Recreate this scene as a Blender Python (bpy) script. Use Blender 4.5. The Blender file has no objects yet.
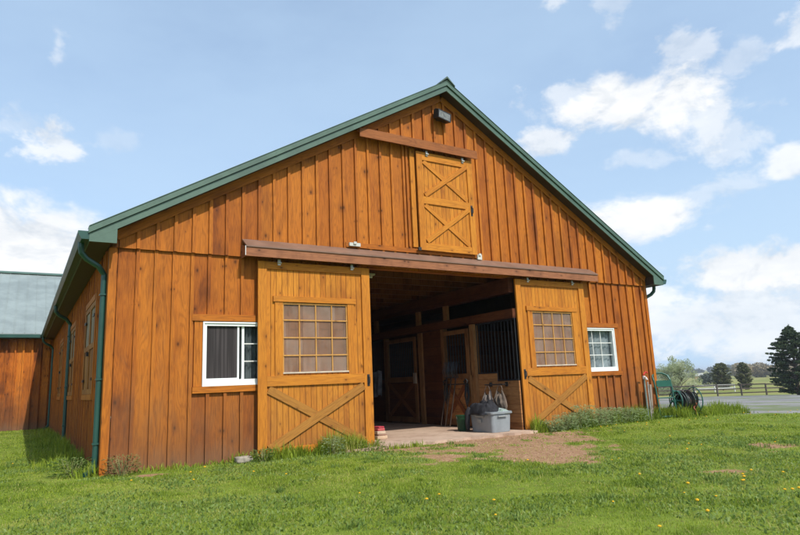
import bpy, math, random
import numpy as np
from mathutils import Vector, Matrix
R_ = random.Random(7); rng = np.random.default_rng(11)
scene = bpy.context.scene
col = scene.collection
GZ = -0.97          # lawn level beside the barn
SLAB = -0.93        # barn floor
CAM = Vector((-0.9246, -8.6704, 0.0))

# ------------------------------------------------------------------ node helpers
class NT:
    def __init__(s, nt): s.nt = nt; s.N = nt.nodes; s.L = nt.links
    def n(s, t, **k):
        x = s.N.new(t)
        for a, b in k.items(): setattr(x, a, b)
        return x
    def put(s, inp, v):
        if isinstance(v, bpy.types.NodeSocket): s.L.new(v, inp)
        elif v is not None: inp.default_value = v
    def m(s, op, a, b=None, c=None, clamp=False):
        x = s.n('ShaderNodeMath', operation=op, use_clamp=clamp)
        s.put(x.inputs[0], a); s.put(x.inputs[1], b)
        if c is not None: s.put(x.inputs[2], c)
        return x.outputs[0]
    def mix(s, f, a, b, bt='MIX'):
        x = s.n('ShaderNodeMix', data_type='RGBA', blend_type=bt)
        s.put(x.inputs[0], f)
        s.put(x.inputs[6], a if isinstance(a, bpy.types.NodeSocket) else (*a, 1))
        s.put(x.inputs[7], b if isinstance(b, bpy.types.NodeSocket) else (*b, 1))
        return x.outputs[2]
    def rng(s, v, a, b, c=0., d=1., smooth=True):
        x = s.n('ShaderNodeMapRange', interpolation_type='SMOOTHSTEP' if smooth else 'LINEAR')
        s.put(x.inputs[0], v)
        for i, q in enumerate((a, b, c, d)): s.put(x.inputs[i+1], q)
        return x.outputs[0]
    def xyz(s, x, y, z):
        c = s.n('ShaderNodeCombineXYZ')
        for i, q in enumerate((x, y, z)): s.put(c.inputs[i], q)
        return c.outputs[0]
    def sep(s, v):
        c = s.n('ShaderNodeSeparateXYZ'); s.L.new(v, c.inputs[0]); return c.outputs
    def noise(s, vec, scale, detail=4, rough=.55, dist=0., dims='3D'):
        x = s.n('ShaderNodeTexNoise', noise_dimensions=dims)
        if vec is not None: s.L.new(vec, x.inputs['Vector'])
        x.inputs['Scale'].default_value = scale; x.inputs['Detail'].default_value = detail
        x.inputs['Roughness'].default_value = rough; x.inputs['Distortion'].default_value = dist
        return x.outputs[0]

def new_mat(name):
    m = bpy.data.materials.new(name); m.use_nodes = True
    m.node_tree.nodes.clear(); t = NT(m.node_tree)
    out = t.n('ShaderNodeOutputMaterial'); return m, t, out

def bsdf(t, out, colr, rough=.6, bump=None, bstr=.3, bdist=.01, spec=.3, metal=0., **kw):
    b = t.n('ShaderNodeBsdfPrincipled')
    t.put(b.inputs['Base Color'], colr if isinstance(colr, bpy.types.NodeSocket) else (*colr, 1))
    t.put(b.inputs['Roughness'], rough); b.inputs['Specular IOR Level'].default_value = spec
    b.inputs['Metallic'].default_value = metal
    for k, v in kw.items(): t.put(b.inputs[k.replace('_', ' ')], v)
    if bump is not None:
        bp = t.n('ShaderNodeBump'); bp.inputs['Strength'].default_value = bstr; bp.inputs['Distance'].default_value = bdist
        t.L.new(bump, bp.inputs['Height']); t.L.new(bp.outputs[0], b.inputs['Normal'])
    t.L.new(b.outputs[0], out.inputs[0]); return b

def wood(name, dark, mid, light, pitch=None, off=0., horiz=False, weather=0., rough=.55, knots=1., groove=0., tv=1.):
    """planked timber; u runs across the boards, w along them"""
    m, t, out = new_mat(name)
    tc = t.n('ShaderNodeTexCoord'); X, Y, Z = t.sep(tc.outputs['Object'])
    s = t.m('ADD', X, Y)
    u, w = (Z, s) if horiz else (s, Z)
    oi = t.n('ShaderNodeObjectInfo').outputs['Random']
    wn = t.n('ShaderNodeTexWhiteNoise', noise_dimensions='2D')
    if pitch:
        q = t.m('DIVIDE', t.m('SUBTRACT', u, off), pitch); idn = t.m('FLOOR', q)
        fr = t.m('FRACT', q)
        t.L.new(t.xyz(t.m('ADD', idn, .5), t.m('MULTIPLY', oi, 37.), 0), wn.inputs['Vector'])
    else:
        idn = t.m('MULTIPLY', oi, 53.)
        t.L.new(t.xyz(t.m('MULTIPLY', oi, 91.), .5, 0), wn.inputs['Vector'])
    tone = t.m('ADD', .5-.5*tv+.06, t.m('MULTIPLY', wn.outputs['Value'], tv))
    sh = t.m('MULTIPLY', wn.outputs['Value'], 31.7)
    gv = t.xyz(t.m('ADD', u, sh), t.m('MULTIPLY', w, .045), sh)
    wob = t.noise(t.xyz(t.m('MULTIPLY', u, 3.), t.m('MULTIPLY', w, 1.4), sh), 1.6, 3)
    gv2 = t.xyz(t.m('ADD', t.m('ADD', u, sh), t.m('MULTIPLY', wob, .05)), t.m('MULTIPLY', w, .045), sh)
    grain = t.noise(gv2, 62., 5, .62, .3)
    fine = t.noise(gv, 240., 2, .5)
    ringn = t.noise(t.xyz(t.m('MULTIPLY', u, 5.), t.m('MULTIPLY', w, .55), sh), 1.3, 2, .5)
    rings = t.m('ADD', .5, t.m('MULTIPLY', t.m('SINE', t.m('MULTIPLY', ringn, 95.)), .5))
    patch = t.noise(t.xyz(t.m('MULTIPLY', u, 2.2), t.m('MULTIPLY', w, .75), sh), 1.5, 4, .6)
    # knots
    vo = t.n('ShaderNodeTexVoronoi', voronoi_dimensions='2D', feature='F1')
    t.L.new(t.xyz(t.m('ADD', u, sh), t.m('ADD', t.m('MULTIPLY', w, .62), t.m('MULTIPLY', sh, 3.1)), 0), vo.inputs['Vector'])
    vo.inputs['Scale'].default_value = 4.3
    kr = t.sep(vo.outputs['Color'])[0]
    krad = t.m('MULTIPLY', t.m('SUBTRACT', kr, .58), .33)
    halo = t.rng(vo.outputs['Distance'], 0., t.m('MAXIMUM', t.m('MULTIPLY', krad, 3.2), .001), 1., 0.)
    kn = t.rng(vo.outputs['Distance'], 0., t.m('MAXIMUM', krad, .001), 1., 0.)
    c = t.mix(t.rng(t.m('ADD', t.m('MULTIPLY', tone, .6), t.m('MULTIPLY', patch, .55)), .2, .9), mid, light)
    c = t.mix(t.rng(t.m('ADD', tone, t.m('MULTIPLY', t.m('SUBTRACT', patch, .5), 1.8)), .34, -.25), c, dark)
    c = t.mix(t.m('MULTIPLY', t.rng(grain, .46, .72), .5), c, dark)
    c = t.mix(t.m('MULTIPLY', t.rng(fine, .5, .75), .25), c, dark)
    c = t.mix(t.m('MULTIPLY', t.rng(rings, .45, 1.), .24), c, dark)
    # run-off and fading that cross from board to board
    gl_ = t.noise(t.xyz(t.m('MULTIPLY', s, 1.), t.m('MULTIPLY', Z, .32), 4.), 1.9, 5, .68)
    c = t.mix(t.m('MULTIPLY', t.rng(gl_, .50, .68), .42), c, dark)
    c = t.mix(t.m('MULTIPLY', halo, .45*knots), c, dark)
    c = t.mix(t.m('MULTIPLY', kn, .8*knots), c, tuple(k*.3 for k in dark))
    if weather:
        # splash-back and grey weathering rising from the ground, uneven in outline
        wv = t.noise(t.xyz(t.m('MULTIPLY', u, 3.), t.m('MULTIPLY', w, 1.), 0), 1.7, 5, .65)
        wz = t.m('ADD', t.rng(Z, 1.6, -1.0, 0., .55, False), t.m('MULTIPLY', t.m('SUBTRACT', wv, .5), 1.3))
        c = t.mix(t.m('MULTIPLY', t.rng(wz, .15, .75), .62*weather), c, (.135, .075, .04))
        c = t.mix(t.m('MULTIPLY', t.rng(t.m('ADD', Z, t.m('MULTIPLY', t.m('SUBTRACT', wv, .5), 1.2)), .45, -1.), .52*weather), c, (.11, .048, .026))
        mud = t.rng(t.m('ADD', Z, t.m('MULTIPLY', t.m('SUBTRACT', wv, .5), .7)), -.62, -.98)
        c = t.mix(t.m('MULTIPLY', mud, .55*weather), c, (.16, .11, .07))
    h = t.m('ADD', t.m('MULTIPLY', grain, .5), t.m('MULTIPLY', fine, .3))
    if groove and pitch:
        g = t.m('ABSOLUTE', t.m('SUBTRACT', fr, .5))
        g = t.rng(g, .5-groove, .5)
        c = t.mix(t.m('MULTIPLY', g, .8), c, tuple(k*.35 for k in dark))
        h = t.m('SUBTRACT', h, t.m('MULTIPLY', g, 3.))
    bsdf(t, out, c, t.m('ADD', .1+rough-.08, t.m('MULTIPLY', grain, .2)), h, .35, .004, spec=.22)
    return m

def plain(name, c, rough=.5, var=.12, scale=6., spec=.3, metal=0., bump=.0, dirt=None):
    m, t, out = new_mat(name)
    tc = t.n('ShaderNodeTexCoord').outputs['Object']
    n1 = t.noise(tc, scale, 5, .6); n2 = t.noise(tc, scale*9, 3)
    cc = t.mix(t.rng(n1, .3, .7), tuple(k*(1-var) for k in c), tuple(min(1, k*(1+var)) for k in c))
    cc = t.mix(t.m('MULTIPLY', t.rng(n2, .45, .75), var), cc, tuple(k*.6 for k in c))
    if dirt: cc = t.mix(t.m('MULTIPLY', t.rng(n1, .5, .72), .6), cc, dirt)
    bsdf(t, out, cc, t.m('ADD', rough-.08, t.m('MULTIPLY', n1, .16)), n2 if bump else None, bump, .004, spec=spec, metal=metal)
    return m

M = {}
FD, FM, FL = (.115, .030, .0068), (.335, .086, .0088), (.51, .165, .016)
DD, DM, DL = (.22, .066, .010), (.47, .155, .014), (.61, .240, .025)
M['siding'] = wood('stained_siding', FD, FM, FL, .2385, .085, weather=.75, tv=.7)
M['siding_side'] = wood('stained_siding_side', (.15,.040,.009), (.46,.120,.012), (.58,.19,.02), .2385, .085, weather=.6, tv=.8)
M['siding_up'] = wood('stained_siding_gable', FD, FM, FL, .2385, .085, weather=0., tv=.7)
M['trim_v'] = wood('stained_trim_upright', FD, FM, FL, tv=.4)
M['trim_h'] = wood('stained_trim_level', FD, FM, FL, horiz=True, tv=.4)
M['door_boards'] = wood('door_boards', DD, DM, DL, .089, .0, groove=.085, weather=.4, knots=.9, tv=.55)
M['door_v'] = wood('door_frame_upright', DD, DM, DL, weather=.5, tv=.4)
M['door_loft'] = wood('door_frame_loft', DD, DM, DL, tv=.4)
M['door_h'] = wood('door_frame_level', DD, DM, DL, horiz=True, tv=.4)
M['door_dark'] = wood('door_brace', (.17,.065,.014), (.32,.13,.025), (.42,.19,.036), tv=.4)
M['track_wood'] = wood('track_cover_wood', (.12,.045,.024), (.25,.092,.042), (.34,.14,.065), horiz=True, tv=.5)
M['trim_dk'] = wood('loft_track_wood', (.10,.032,.012), (.24,.075,.022), (.34,.12,.035), horiz=True, tv=.4)
M['flash'] = plain('track_flashing', (.20,.115,.078), .5, .15, 3., spec=.4)
M['in_v'] = wood('interior_upright', (.09,.036,.013), (.23,.10,.036), (.33,.165,.064))
M['in_h'] = wood('interior_planks', (.14,.055,.020), (.32,.145,.052), (.43,.21,.08), .16, 0., horiz=True, groove=.03)
M['in_h2'] = wood('stall_door_planks', (.16,.06,.02), (.36,.15,.045), (.46,.21,.07), .16, 0., horiz=True, groove=.03)
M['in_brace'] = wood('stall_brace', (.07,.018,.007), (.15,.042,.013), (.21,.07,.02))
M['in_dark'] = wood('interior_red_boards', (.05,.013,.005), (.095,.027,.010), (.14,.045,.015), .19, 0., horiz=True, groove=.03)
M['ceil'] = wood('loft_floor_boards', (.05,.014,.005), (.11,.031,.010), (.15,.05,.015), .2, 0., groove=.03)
M['annex'] = wood('annex_siding', FD, (.46,.120,.011), (.60,.185,.018), .2385, .085, weather=.9)
M['shut'] = wood('shutter_wood', (.13,.045,.011), (.29,.10,.02), (.40,.17,.04), .11, 0., groove=.04)
M['shut_grey'] = wood('shutter_weathered', (.10,.065,.04), (.24,.17,.11), (.36,.29,.21), .11, 0., groove=.04)
M['green'] = plain('green_metal_trim', (.070,.125,.092), .42, .16, 2.5, spec=.5, bump=.15)
M['green_roof'] = plain('green_metal_roof', (.065,.12,.09), .4, .08, 2., spec=.5)
M['gutter'] = plain('green_gutter', (.018,.070,.055), .38, .12, 3., spec=.5)
M['annex_roof'] = plain('weathered_sky_sheen_roof', (.235,.275,.265), .45, .15, 1.6, spec=.5, bump=.1)  # weathered green roof; sky reflection is painted into this pale colour
M['soffit'] = plain('brown_soffit', (.055,.036,.028), .6, .2, 3.)
M['vinyl'] = plain('white_vinyl', (.80,.82,.80), .35, .03, 5., spec=.5)
M['muntin'] = plain('white_grid', (.70,.70,.66), .4, .04)
M['black'] = plain('black_iron', (.018,.018,.018), .45, .3, 8., spec=.5)
M['grille'] = plain('black_grille', (.02,.022,.026), .4, .2, 8., spec=.5)
M['zinc'] = plain('zinc_bracket', (.55,.55,.52), .35, .1, 20., spec=.6, metal=.5)
M['darkvoid'] = plain('shade_black_boards', (.03,.018,.012), .8, .3, 3.)  # darkness of the closed stalls put into a near-black board colour
M['slab'] = None

def glass_mat(name, tint=(.02,.025,.03), rough=.04, alpha=.35):
    m, t, out = new_mat(name)
    b = t.n('ShaderNodeBsdfPrincipled'); b.inputs['Base Color'].default_value = (*tint, 1)
    b.inputs['Roughness'].default_value = rough; b.inputs['Specular IOR Level'].default_value = .5
    tr = t.n('ShaderNodeBsdfTransparent'); tr.inputs[0].default_value = (.9, .93, .93, 1)
    mx = t.n('ShaderNodeMixShader'); 
    fres = t.n('ShaderNodeLayerWeight'); fres.inputs[0].default_value = .5
    f = t.m('ADD', alpha, t.m('POWER', fres.outputs['Facing'], 4.), clamp=True)
    t.L.new(f, mx.inputs[0]); t.L.new(tr.outputs[0], mx.inputs[1]); t.L.new(b.outputs[0], mx.inputs[2])
    t.L.new(mx.outputs[0], out.inputs[0]); return m
M['glass'] = glass_mat('window_glass', alpha=.12)
def acrylic():
    m, t, out = new_mat('scratched_door_pane')
    tc = t.n('ShaderNodeTexCoord').outputs['Object']; X, Y, Z = t.sep(tc)
    st = t.noise(t.xyz(t.m('MULTIPLY', X, 9.), 0, t.m('MULTIPLY', Z, 1.)), 2.2, 4)
    sm = t.noise(tc, 5., 4)
    pw = t.n('ShaderNodeTexWhiteNoise', noise_dimensions='2D')
    t.L.new(t.xyz(t.m('FLOOR', t.m('MULTIPLY', X, 3.76)), t.m('FLOOR', t.m('MULTIPLY', t.m('SUBTRACT', Z, .21), 3.83)), 0), pw.inputs['Vector'])
    cc = t.mix(t.rng(t.m('ADD', t.m('MULTIPLY', st, .5), t.m('MULTIPLY', pw.outputs['Value'], .3)), .1, .7), (.30,.17,.10), (.46,.34,.26))
    b = t.n('ShaderNodeBsdfPrincipled'); t.L.new(cc, b.inputs['Base Color']); b.inputs['Roughness'].default_value = .25
    b.inputs['Specular IOR Level'].default_value = .5
    tr = t.n('ShaderNodeBsdfTransparent'); tr.inputs[0].default_value = (.95,.93,.95,1)
    mx = t.n('ShaderNodeMixShader')
    t.L.new(t.rng(sm, .3, .7, .30, .46), mx.inputs[0]); t.L.new(tr.outputs[0], mx.inputs[1]); t.L.new(b.outputs[0], mx.inputs[2])
    t.L.new(mx.outputs[0], out.inputs[0]); return m
M['acrylic'] = acrylic()

# ------------------------------------------------------------------ mesh helpers
class MB:
    def __init__(s): s.v = []; s.f = []
    def box(s, x0, x1, y0, y1, z0, z1):
        b = len(s.v)
        s.v += [(x0,y0,z0),(x1,y0,z0),(x1,y1,z0),(x0,y1,z0),(x0,y0,z1),(x1,y0,z1),(x1,y1,z1),(x0,y1,z1)]
        s.f += [tuple(b+i for i in q) for q in ((0,3,2,1),(4,5,6,7),(0,1,5,4),(1,2,6,5),(2,3,7,6),(3,0,4,7))]
        return s
    def prism(s, pts, a0, a1, axis='y'):
        """polygon in (x,z) pushed along y, or in (y,z) pushed along x"""
        b = len(s.v); n = len(pts)
        for a in (a0, a1):
            for p, q in pts: s.v.append((p, a, q) if axis == 'y' else (a, p, q) if axis == 'x' else (p, q, a))
        s.f.append(tuple(b+i for i in range(n))); s.f.append(tuple(b+n+i for i in reversed(range(n))))
        for i in range(n):
            j = (i+1) % n; s.f.append((b+i, b+n+i, b+n+j, b+j))
        return s
    def tube(s, pts, r, n=8, cap=True):
        pts = [Vector(p) for p in pts]; rr = r if isinstance(r, (list, tuple)) else [r]*len(pts)
        b = len(s.v); prev = None
        for i, p in enumerate(pts):
            d = (pts[min(i+1, len(pts)-1)] - pts[max(i-1, 0)]).normalized()
            if prev is None:
                a = d.orthogonal().normalized()
            else:
                a = (prev - d*prev.dot(d)); a = a.normalized() if a.length > 1e-6 else d.orthogonal().normalized()
            prev = a; c = d.cross(a)
            for k in range(n):
                th = 2*math.pi*k/n; s.v.append(tuple(p + (a*math.cos(th)+c*math.sin(th))*rr[i]))
        for i in range(len(pts)-1):
            for k in range(n):
                j = (k+1) % n; s.f.append((b+i*n+k, b+i*n+j, b+(i+1)*n+j, b+(i+1)*n+k))
        if cap:
            s.f.append(tuple(b+k for k in reversed(range(n)))); e = b+(len(pts)-1)*n
            s.f.append(tuple(e+k for k in range(n)))
        return s
    def beam(s, a, b_, w, t, up=(0,1,0)):
        """square bar from a to b, width w across, thickness t along 'up'"""
        a = Vector(a); b_ = Vector(b_); d = (b_-a).normalized(); u = Vector(up).normalized(); c = d.cross(u).normalized(); u = c.cross(d)
        b = len(s.v)
        for p in (a, b_):
            for i, j in ((-1,-1),(1,-1),(1,1),(-1,1)): s.v.append(tuple(p + c*(i*w/2) + u*(j*t/2)))
        s.f += [tuple(b+i for i in q) for q in ((0,3,2,1),(4,5,6,7),(0,1,5,4),(1,2,6,5),(2,3,7,6),(3,0,4,7))]
        return s
    def build(s, name, mat, parent=None, label=None, smooth=False, kind=None, bevel=0.):
        me = bpy.data.meshes.new(name); me.from_pydata(s.v, [], s.f)
        me.validate(); me.update()
        import bmesh
        bm = bmesh.new(); bm.from_mesh(me); bmesh.ops.recalc_face_normals(bm, faces=bm.faces); bm.to_mesh(me); bm.free()
        if smooth: me.polygons.foreach_set('use_smooth', [True]*len(me.polygons))
        me.materials.append(mat)
        o = bpy.data.objects.new(name, me); col.objects.link(o)
        if parent: setp(o, parent)
        if label: o['label'] = label
        if kind: o['kind'] = kind
        if bevel:
            b = o.modifiers.new('Bevel', 'BEVEL'); b.width = bevel; b.segments = 2; b.limit_method = 'ANGLE'
        return o
WM = {}
def wm(o): return WM.get(o.name, o.matrix_basis.copy())
def world_of(o):
    m = o.matrix_basis.copy()
    if o.parent: m = world_of(o.parent) @ o.matrix_parent_inverse @ m
    return m
def setp(o, p):
    o.parent = p; o.matrix_parent_inverse = world_of(p).inverted()
def thing(name, label, cat, loc, group=None, rz=0.):
    o = bpy.data.objects.new(name, None); col.objects.link(o); o.location = loc; o.rotation_euler = (0,0,rz)
    o.empty_display_size = .3
    tag(o, label, cat, group); return o
def tag(o, label=None, cat=None, group=None, kind=None):
    if label: o['label'] = label
    if cat: o['category'] = cat
    if group: o['group'] = group
    if kind: o['kind'] = kind
    return o
def plank(name, mat, a, b, w, t, y, parent, **k):
    """a board lying against a facade plane between two points (x,z), its grain along its own Z"""
    a = Vector((a[0], y, a[1])); b = Vector((b[0], y, b[1])); L = (b-a).length
    mb = MB().box(-w/2, w/2, -t, 0, 0, L)
    o = mb.build(name, mat, None, **k)
    z = (b-a).normalized(); yv = Vector((0,1,0)); x = yv.cross(z)
    o.matrix_basis = Matrix(((x.x,yv.x,z.x,a.x),(x.y,yv.y,z.y,a.y),(x.z,yv.z,z.z,a.z),(0,0,0,1)))
    setp(o, parent); return o

# ------------------------------------------------------------------ barn geometry
APX, APZ, SL = 5.5, 5.307, .583
def B(x): return APZ - SL*abs(x-APX)       # lower edge of the rake
LEN = 24.7; PITCH = .2385; OFF = .085
barn = thing('barn', 'large orange-brown board and batten barn with green metal roof and wide open doorway', 'barn', (5.5, 0, GZ))

# holes in the front facade: x0,x1,z0,z1
OPN = (3.70, 7.30, -2, 1.90)
W1 = (1.20, 2.35, .068, .958); W2 = (8.45, 9.757, .068, .958)
T = .10
def siding_rows(axis, a0, a1, z0, topf, holes, y, thick=.022, jit=.004, zb=None):
    """boards between batten lines; axis 'x' facade (y const) or 'y' side wall (x const)"""
    mb = MB(); k0 = int(math.floor((a0-OFF)/PITCH)); 
    k1 = int(math.ceil((a1-OFF)/PITCH))
    for k in range(k0, k1):
        p0 = max(a0, OFF+k*PITCH+.004); p1 = min(a1, OFF+(k+1)*PITCH-.004)
        if p1-p0 < .01: continue
        segs = cut(p0, p1, z0, holes)
        j = R_.uniform(0, jit)
        for (q0, q1, s0, s1) in segs:
            t0 = min(s1, topf(q0)) if s1 > 90 else s1; t1 = min(s1, topf(q1)) if s1 > 90 else s1
            pts = [(q0,s0),(q1,s0),(q1,t1),(q0,t0)]
            if q0 < APX < q1 and s1 > 90 and axis == 'x' and topf(APX) > max(t0,t1)+.001: pts = [(q0,s0),(q1,s0),(q1,t1),(APX,topf(APX)),(q0,t0)]
            if axis == 'x': mb.prism(pts, y-j, y+thick, 'y')
            else: mb.prism(pts, y-j, y+thick, 'x')
    return mb
def cut(p0, p1, z0, holes):
    """split the strip p0..p1 by the holes -> list of (q0,q1,s0,s1); s1=99 marks the wall top"""
    xs = sorted({p0, p1, *[h[0] for h in holes if p0 < h[0] < p1], *[h[1] for h in holes if p0 < h[1] < p1]})
    out = []
    for a, b in zip(xs[:-1], xs[1:]):
        mid = (a+b)/2; hs = sorted([h for h in holes if h[0] < mid < h[1]], key=lambda h: h[2]); z = z0
        for h in hs:
            if h[2] > z+.005: out.append((a, b, z, h[2]))
            z = max(z, h[3])
        out.append((a, b, z, 99))
    return out
def battens(axis, a0, a1, z0, topf, holes, y, w=.044, t=.030, mb=None):
    mb = mb or MB(); k = int(math.ceil((a0-OFF)/PITCH))
    while OFF+k*PITCH < a1-.02:
        c = OFF+k*PITCH + R_.uniform(-.006,.006); k += 1
        for (q0, q1, s0, s1) in cut(c-w/2, c+w/2, z0, holes):
            if q1-q0 < w*.6: continue
            t1 = min(topf(q0), topf(q1)) if s1 > 90 else s1
            if t1-s0 < .03: continue
            if axis == 'x': mb.box(q0, q1, y-t-R_.uniform(0,.003), y, s0, t1)
            else: mb.box(y-t-R_.uniform(0,.003), y, q0, q1, s0, t1)
    return mb

SEAM = 1.926
H_low = [OPN, W1, W2]
trim1 = (1.085, 2.46, -.021, 1.06); trim2 = (8.34, 9.87, -.021, 1.06)
low = siding_rows('x', 0.0, 11.0, -1.02, lambda x: SEAM+.02, H_low, 0.0)
low.box(0,.0601,-.003,-.0005,-1.0,SEAM)
battens('x', .12, 10.95, -1.02, lambda x: SEAM-.004, [OPN, trim1, trim2], -.004, mb=low)
wall = low.build('wall', M['siding'], barn, label='lower front wall of orange-brown vertical boards with dark battens')
cb = MB(); cb.box(-.022,.065,-.026,-.004,-1.0,SEAM-.003); cb.box(-.024,-.002,-.004,.085,-1.0,SEAM-.003)
cb.build('corner_board', M['trim_v'], wall); cb = MB(); cb.box(10.94,11.022,-.026,-.004,-1.0,SEAM-.003); cb.box(11.002,11.024,-.004,.085,-1.0,SEAM-.003)
cb.build('corner_board', M['trim_v'], wall)
up = siding_rows('x', 0.0, 11.0, SEAM, lambda x: B(x)+.03, [(4.99,6.0,2.42,4.0)], -.036)
battens('x', .12, 10.95, SEAM, lambda x: B(x)-.10, [(4.70,4.9,2.2,4.3)], -.040, mb=up)
gable = up.build('wall', M['siding_up'], barn, label='upper gable wall of orange-brown vertical boards')
# frieze boards following the rake
for sx in (-1, 1):
    a = (APX + sx*5.46, B(APX+5.46)-.045); b = (APX+sx*.02, B(APX+.02)-.045)
    plank('frieze_board', M['trim_v'], a, b, .13, .016, -.062, gable)
# left side wall (shaded)
SW = [(1.3,2.85), (5.1,6.5), (9.1,10.5)]
side = siding_rows('y', 0.03, 14.97, -1.02, lambda y: 2.02, [(a,b,.03,1.42) for a, b in SW], 0.0)
battens('y', .2, 14.9, -1.02, lambda y: 1.95, [(a-.1,b+.1,-.06,1.52) for a, b in SW], -.003, mb=side)
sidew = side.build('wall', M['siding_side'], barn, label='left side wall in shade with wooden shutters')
# hidden shell: right wall, back wall, inner face of front
sh = MB(); sh.box(10.98,11.0,.02,LEN,-1.0,2.0); sh.box(.02,.04,15.0,LEN,-1,2.0)
sh.prism([(0.03,-1),(10.97,-1),(10.97,B(11)+.02),(5.5,5.3),(0.03,B(0)+.02)], LEN-.05, LEN)
sh.build('wall', M['siding'], barn, label='far walls of the barn')

# roof
rf = MB()
def roofpoly(e, b0, b1, pk=0.):
    r = 11+2*0-(-e)*0
    xl, xr = e, 11-e
    return [(xl, B(xl)+b0), (APX, APZ+b0), (xr, B(xr)+b0), (xr, B(xr)+b1), (APX, APZ+b1+pk), (xl, B(xl)+b1)]
rf.prism(roofpoly(-.34, .10, .14), -.27, LEN)
for sx in (-1, 1):
    for i in range(1, int(LEN/.4)):
        y = -.1+i*.4; rf.beam((APX+sx*5.8, y, B(APX+5.8)+.15), (APX+sx*.06, y, B(APX+.06)+.15), .03, .022, up=(0,1,0))
roof = rf.build('roof', M['green_roof'], barn)
tr = MB(); tr.prism(roofpoly(-.305, .105, .190), -.315, -.272)
for sx in (-1,1):
    tr.prism([(APX+sx*x, B(APX+x)+z) for x, z in ((0,.190),(5.80,.190),(5.80,.198),(0,.198))], -.325, -.12)
for sx in (-1,1):
    for q_ in (1.35, 3.3, 5.1): tr.prism([(APX+sx*x, B(APX+x)+z) for x, z in ((q_,.103),(q_+.03,.103),(q_+.03,.20),(q_,.20))], -.3175, -.27)
tr.build('rake_trim', M['green'], roof)
fa = MB()
fa.prism(roofpoly(-.28, .0, .098), -.290, -.268)
for xl, xm in ((-.28,.03),(11.28,10.97)):
    fa.prism([(xl,1.925),(xm,1.925),(xm,B(.03)-.001),(xl,B(-.28)-.001)], -.290, -.268)
    s_ = -1 if xl < 0 else 1
    fa.box(min(xl,xl+s_*.012), max(xl,xl+s_*.012), -.29, 14.75 if xl < 0 else LEN, 1.925, 2.06)
fa.build('fascia', M['green'], roof)
so = MB(); so.prism(roofpoly(-.26, .02, .045), -.266, -.062)
for xa, xb in ((-.278,-.03),(11.03,11.278)): so.box(xa, xb, -.266, LEN-.1 if xa > 0 else 14.9, 1.932, 1.95)
for xa, xb in ((-.0,.028),(10.972,11.0)): so.box(xa, xb, -.266, -.06, 1.932, 1.95); so.box(xb-.003,xb,-.266,-.06,1.95,2.12)
so.build('soffit', M['soffit'], roof)
rc = MB(); CZ = .262-.072
rc.prism([(APX-.17,APZ+CZ-SL*.17+.012),(APX,APZ+CZ+.045),(APX+.17,APZ+CZ-SL*.17+.012),(APX+.17,APZ+CZ-SL*.17+.03),(APX,APZ+CZ+.085),(APX-.17,APZ+CZ-SL*.17+.03)], -.34, LEN)
rc.build('ridge_cap', plain('ridge_cap_metal', (.07,.11,.09), .5, .1), roof)

# gutters and downspouts
def gutter_mesh(x_in, s, y0, y1):
    mb = MB(); prof = [(0,0),(0,-.105),(.085,-.105),(.125,-.03),(.125,.0),(.112,.0),(.112,-.028),(.078,-.094),(.01,-.094),(.01,0)]
    pts = [(x_in+s*a, 2.055+b) for a, b in prof]
    mb.prism(pts, y0, y1)
    cap = [(x_in+s*a, 2.055+b) for a, b in ((0,0),(0,-.105),(.085,-.105),(.125,-.03),(.125,0))]
    mb.prism(cap, y0-.006, y0-.001); return mb
gutter_mesh(-.294, -1, -.285, 14.85).build('gutter', M['gutter'], barn)
gutter_mesh(11.294, 1, -.285, LEN).build('gutter', M['gutter'], barn)
def downspout(x0, xw, y, foot=True, r=.038):
    s = -1 if xw > x0 else 1
    mb = MB(); pts = [(x0,y-.14,1.97),(x0,y-.14,1.90),(x0-s*.01,y-.13,1.83),(x0+(xw-x0)*.25,y-.1,1.76),(x0+(xw-x0)*.75,y-.04,1.68),(xw,y,1.58),(xw,y,1.45),(xw,y,.2),(xw,y,-.80)]
    if foot: pts += [(xw+s*.0-.01,y,-.86),(xw-.05,y-.06,-.92),(xw-.13,y-.16,-.95)]
    mb.tube(pts, r, 8)
    d = mb.build('downspout', M['gutter'], barn, smooth=False)
    for z in (1.3, .2, -.6):
        MB().box(*((xw-.045, 0.) if xw < 1 else (11, xw+.045)), y-.048, y+.048, z, z+.02).build('strap', M['gutter'], d)
for y in (.13, 6.5, 14.45): downspout(-.36, -.058, y)
downspout(11.36, 11.058, .15)

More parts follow.
